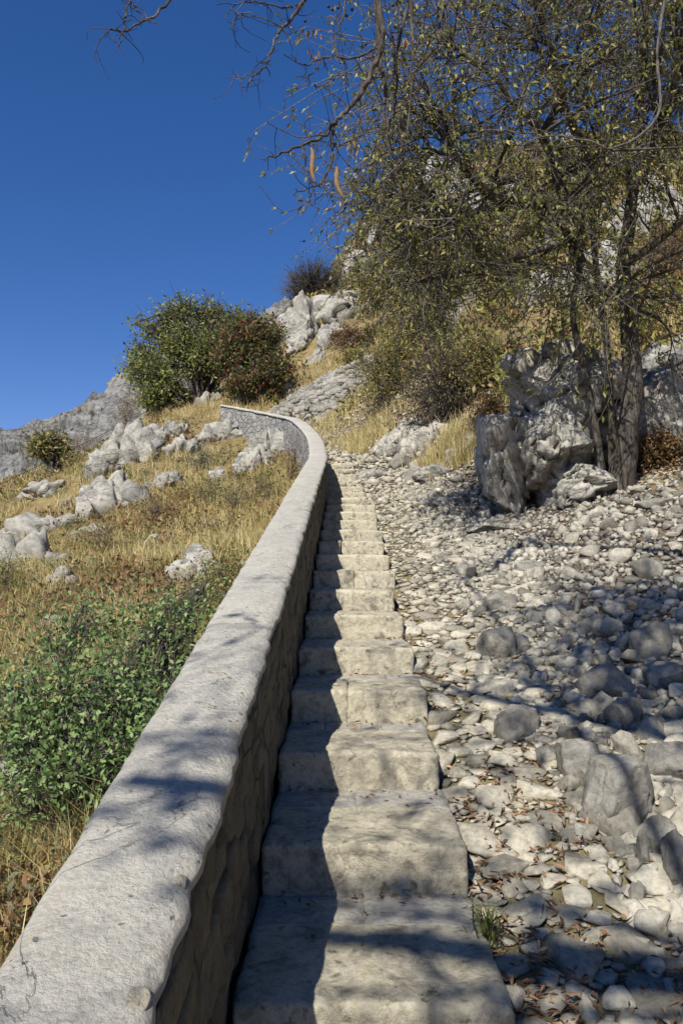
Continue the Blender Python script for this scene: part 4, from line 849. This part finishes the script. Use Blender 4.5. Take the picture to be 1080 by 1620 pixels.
for k, (P, r) in enumerate(st):
    r = r*(1+.10*fbm(P*4, 3, k))*(.72 if k == 0 else .34 if k < 3 else 1.0 if k < 10 else .42); P = P+np.stack([fbm(P*2.2+5*q, 3, k+q) for q in range(3)], 1)*(.07 if k > 2 else .03)
    
    if k < 3: r[:4] *= np.linspace(1.35, 1.05, 4)
    V, F = tubes([(P, r)], 12); nv = fbm(V*np.array([9, 9, 2.0]), 3, k)*.10*np.repeat(r, 12); V = V+(V-np.repeat(P, 12, 0))/np.repeat(r, 12)[:, None]*nv[:, None]
    link('trunk' if k < 3 else 'limb', make_mesh('trunk' if k < 3 else 'limb', V-b0, F, True), M['bark'] if k < 10 else M['twig'], tree)
V, F = tubes(br, 5); link('branches', make_mesh('branches', V-b0, F, True), M['bark'], tree)
V, F = tubes(tw, 3); link('twigs', make_mesh('twigs', V-b0, F, True), M['twig'], tree, 'stuff')
L = rng.uniform(.04, .085, len(LP)); V, F = leaf_mesh(LP-b0, LD, L, L*.42, rng, .4, .1); link('foliage', make_mesh('foliage', V, F), M['leafB'], tree, 'stuff'); print('leaves', len(LP), len(tw))
# ------------------------------------------------------------------ the near tree, its trunk outside the picture, hanging boughs above the camera
rng = np.random.default_rng(56)
ntb = np.array([3.1, -2.6, H1(3.1, -2.6)])
def wst(pts, r0, r1, n=6): P = catmull(pts, n); return (P, np.linspace(r0, r1, len(P)))
ns = [wst([ntb-(0, 0, .3), ntb+(0, .1, 1.6), ntb+(-.2, .2, 3.2), ntb+(-.5, .6, 4.8), ntb+(-.9, 1.6, 6.2), ntb+(-1.2, 3.0, 7.0), ntb+(-1.5, 4.6, 7.2)], .15, .012),
      wst([ntb+(-.3, .3, 3.6), ntb+(-1.4, .2, 4.6), ntb+(-2.8, .2, 5.3), ntb+(-4.2, .4, 5.6), ntb+(-5.4, .6, 5.6)], .11, .03),
      wst([ntb+(-.2, .2, 3.2), ntb+(.6, -.2, 4.4), ntb+(1.4, .2, 5.4)], .10, .03),
      wst([ntb+(-1.0, 2.0, 6.4), ntb+(-2.2, 3.4, 6.5), ntb+(-3.2, 4.8, 6.2)], .045, .02),
      wst([ntb+(-1.4, .3, 4.6), ntb+(-2.4, 1.2, 5.3), ntb+(-3.6, 2.2, 5.7), ntb+(-4.6, 3.2, 5.8)], .07, .02)]
tg = []
def wel(c, r, n):
    for _ in range(n):
        q = rng.normal(size=3); q /= np.linalg.norm(q); tg.append(ntb+np.array(c)+q*np.array(r)*rng.uniform(.3, 1)**.5)
wel((-4.2, 1.6, 5.8), (1.6, 1.6, .8), 12); wel((-2.9, 3.0, 6.3), (1.2, 1.5, .8), 50); wel((-5.3, .8, 5.7), (1.2, 1.2, .7), 8); wel((-1.2, 1.0, 6.2), (1.6, 2.0, 1.0), 12)
br, tw, LP, LD = branchy(ns, tg, rng, 7, 3, .6, 1.5, .034, .3)
TR = [([(600, -160), (597, -60), (595, 0), (605, 60), (590, 105), (575, 140), (550, 170), (530, 195), (510, 215), (480, 228), (440, 245), (424, 249)], 4.6, 4.5, .026, .003),
      ([(610, -140), (597, -20), (600, 90), (612, 150), (613, 200), (611, 228)], 4.7, 4.7, .020, .003), ([(690, -120), (650, -30), (652, 50), (652, 100), (645, 190), (641, 235)], 4.8, 4.9, .016, .003),
      ([(670, -100), (645, 5), (625, 85), (627, 150), (621, 185)], 4.9, 5.0, .014, .003), ([(530, 195), (527, 225), (522, 265), (505, 290), (490, 297), (465, 306)], 4.53, 4.45, .009, .0025),
      ([(610, -150), (520, -60), (480, 0), (460, 30), (447, 45), (435, 65), (422, 100), (407, 115), (388, 142)], 4.6, 4.3, .014, .0025), ([(407, 116), (385, 121), (365, 113)], 4.32, 4.3, .004, .002), ([(465, 12), (430, 8), (395, 2), (345, 8)], 4.5, 4.3, .006, .002),
      ([(447, 45), (420, 30), (380, 20), (365, 45)], 4.4, 4.3, .004, .002), ([(400, -120), (330, -60), (270, 0), (235, 28), (197, 48), (174, 46)], 4.4, 4.1, .012, .0025), ([(215, -30), (204, 0), (197, 30), (197, 48), (187, 75)], 4.2, 4.1, .006, .002), ([(204, 0), (225, 25), (245, 38)], 4.2, 4.15, .004, .002), 
      ([(605, 75), (560, 90), (510, 92), (480, 104), (460, 86)], 4.6, 4.5, .008, .002), ([(510, 92), (490, 118), (468, 122)], 4.55, 4.5, .004, .002), ([(550, 170), (520, 140), (500, 135)], 4.55, 4.5, .004, .002), ([(510, 215), (470, 215), (430, 200)], 4.5, 4.4, .004, .002),
      ([(612, 150), (590, 195), (560, 220), (520, 232)], 4.7, 4.5, .006, .002), ([(560, -60), (545, 20), (530, 60), (535, 100)], 4.6, 4.5, .007, .002), ([(740, -60), (700, 20), (690, 70), (640, 130)], 5.2, 5.0, .010, .002), ([(505, 290), (515, 300), (520, 306)], 4.45, 4.45, .003, .002), ([(480, 232), (484, 262), (490, 290)], 4.5, 4.46, .004, .002)]
trp = []
for pts, d0, d1, r0, r1 in TR:
    P, r = stem(pts, d0, d1, r0*1.05, r1*1.3, 5); P = P+rng.normal(size=P.shape)*.006; trp.append((P, r))
    if pts[0][1] <= -100:      # join to the limb above the picture
        a = ns[0][0][-12] if pts[0][0] > 500 else ns[1][0][-8]; trp.append((curve(a, P[0], np.array([0, 0, .3]), 7), np.linspace(.028, r0, 7)))
for (P, r) in list(trp[:1])+[t for t in trp[1:] if t[1][0] < .03]:
    for k in range(len(P)//2):
        q = int(rng.integers(1, len(P))); l = rng.uniform(.04, .20); dd = rng.normal(size=3)*.7; dd[2] -= .3; dd /= max(1., np.linalg.norm(dd)*.9); c = curve(P[q], P[q]+dd*l, rng.normal(size=3)*l*.35, 5); tw.append((c, np.linspace(.0035, .0015, 5)))
        if rng.random() < .5:
            c2 = curve(c[2], c[2]+(dd+rng.normal(size=3)*.8)*l*.5, rng.normal(size=3)*l*.1, 4); tw.append((c2, np.linspace(.0025, .0012, 4)))
near = empty('overhanging_tree', 'nearly bare tree hanging dark knobbly boughs with dry pods across the sky', 'tree', tuple(ntb))
V, F = tubes([ns[0]], 12); link('trunk', make_mesh('trunk', V-ntb, F, True), M['bark'], near)
for k in ns[1:]: V, F = tubes([k], 8); link('limb', make_mesh('limb', V-ntb, F, True), M['bark'], near)
for k in trp: V, F = tubes([k], 6); link('bough', make_mesh('bough', V-ntb, F, True), M['darktwig'], near)
V, F = tubes(br, 5); link('branches', make_mesh('branches', V-ntb, F, True), M['bark'], near)
V, F = tubes(tw, 3); link('twigs', make_mesh('twigs', V-ntb, F, True), M['darktwig'], near, 'stuff')
L = rng.uniform(.07, .13, len(LP)); V, F = leaf_mesh(LP-ntb, LD, L, L*.45, rng, .4, .1); link('foliage', make_mesh('foliage', V, F), M['leafB'], near, 'stuff')
def pod(px0, py0, px1, py1, d, wd, seed):
    a, b = at(px0, py0, d), at(px1, py1, d); t = np.linspace(0, 1, 12); P = a+(b-a)*t[:, None]; P[:, 0] += .012*np.sin(t*5+seed); r = (1+.25*np.sin(t*23+seed))*wd*np.sin(np.clip(t*.9+.1, 0, 1)*math.pi)**.6+.002
    V, F = tubes([(P, r)], 8); cen = np.repeat(P, 8, 0); V = cen+(V-cen)*np.array([1, .35, 1]); link('pod', make_mesh('pod', V-ntb, F, True), M['pod'], near)
pod(490, 233, 499, 287, 4.5, .013, 1); pod(530, 264, 541, 313, 4.48, .013, 2)
for px, py in ((468, 8), (478, 33), (520, 10), (527, 15), (540, 12), (545, 25), (562, 15), (575, 70), (622, 8)):
    c = at(px+rng.normal()*2, py, 4.6); V, F = ICO[2]; link('seed_ball', make_mesh('seed_ball', V*np.array([.010, .010, .012])+c-ntb, F, True), M['berry'], near)
dp = []
for px, py, n in ((492, 50, 10), (497, 82, 7), (572, 155, 6), (535, 10, 5), (560, 230, 5), (640, 60, 6)):
    dp.append(at(px, py, 4.6)+rng.normal(size=(n, 3))*.02)
dp = np.vstack(dp); D = rng.normal(size=dp.shape)*.25-np.array([0, 0, 1.]); V, F = leaf_mesh(dp-ntb, D, rng.uniform(.04, .07, len(dp)), .016, rng, .8); link('dry_leaves', make_mesh('dry_leaves', V, F), M['pod'], near, 'stuff')
# ------------------------------------------------------------------ ropeway cable and bird
cb = catmull([at(-220, 880, 26), at(0, 767, 29), at(228, 653, 33), at(400, 553, 38), at(539, 461, 41.5), at(583, 433, 42.5), at(680, 372, 45)], 10)
V, F = tubes([(cb, np.full(len(cb), .014))], 6); o = link('cable', make_mesh('cable', V, F, True), M['cable']); tag(o, 'thin dark cable strung up the hillside behind the trees', 'cable')
bc = at(480, 382, 60); Vb, Fb = ICO[3]; Vb = Vb.copy(); r = np.abs(Vb[:, 0]); Vb = Vb*np.array([.17, .05, .045])
wing = np.array([[-.06, 0, 0], [.08, 0, 0], [.02, .26, .07], [-.10, .5, .03], [-.06, .28, .06], [.02, -.26, .07], [-.10, -.5, .03], [-.06, -.28, .06]])
o = link('bird', make_mesh('bird', Vb, Fb, True), M['bird']); o.location = bc; o.rotation_euler = (.25, -.1, .6); tag(o, 'small dark bird gliding in the open sky', 'bird')
def wingmesh(s):
    P = np.array([[.08, 0, .015], [.05, .26, .075], [-.08, .52, .03], [-.07, .26, .06], [-.07, 0, .01]])*np.array([1, s, 1]); Q = P-np.array([0, 0, .012]); V = np.vstack([P, Q]); F = [(0, 1, 4), (1, 3, 4), (1, 2, 3), (5, 9, 6), (6, 9, 8), (6, 8, 7)]
    for k in range(5): j = (k+1) % 5; F += [(k, k+5, j), (j, k+5, j+5)]
    return make_mesh('wing', V, F)
for s in (1, -1): link('wing', wingmesh(s), M['bird'], o)
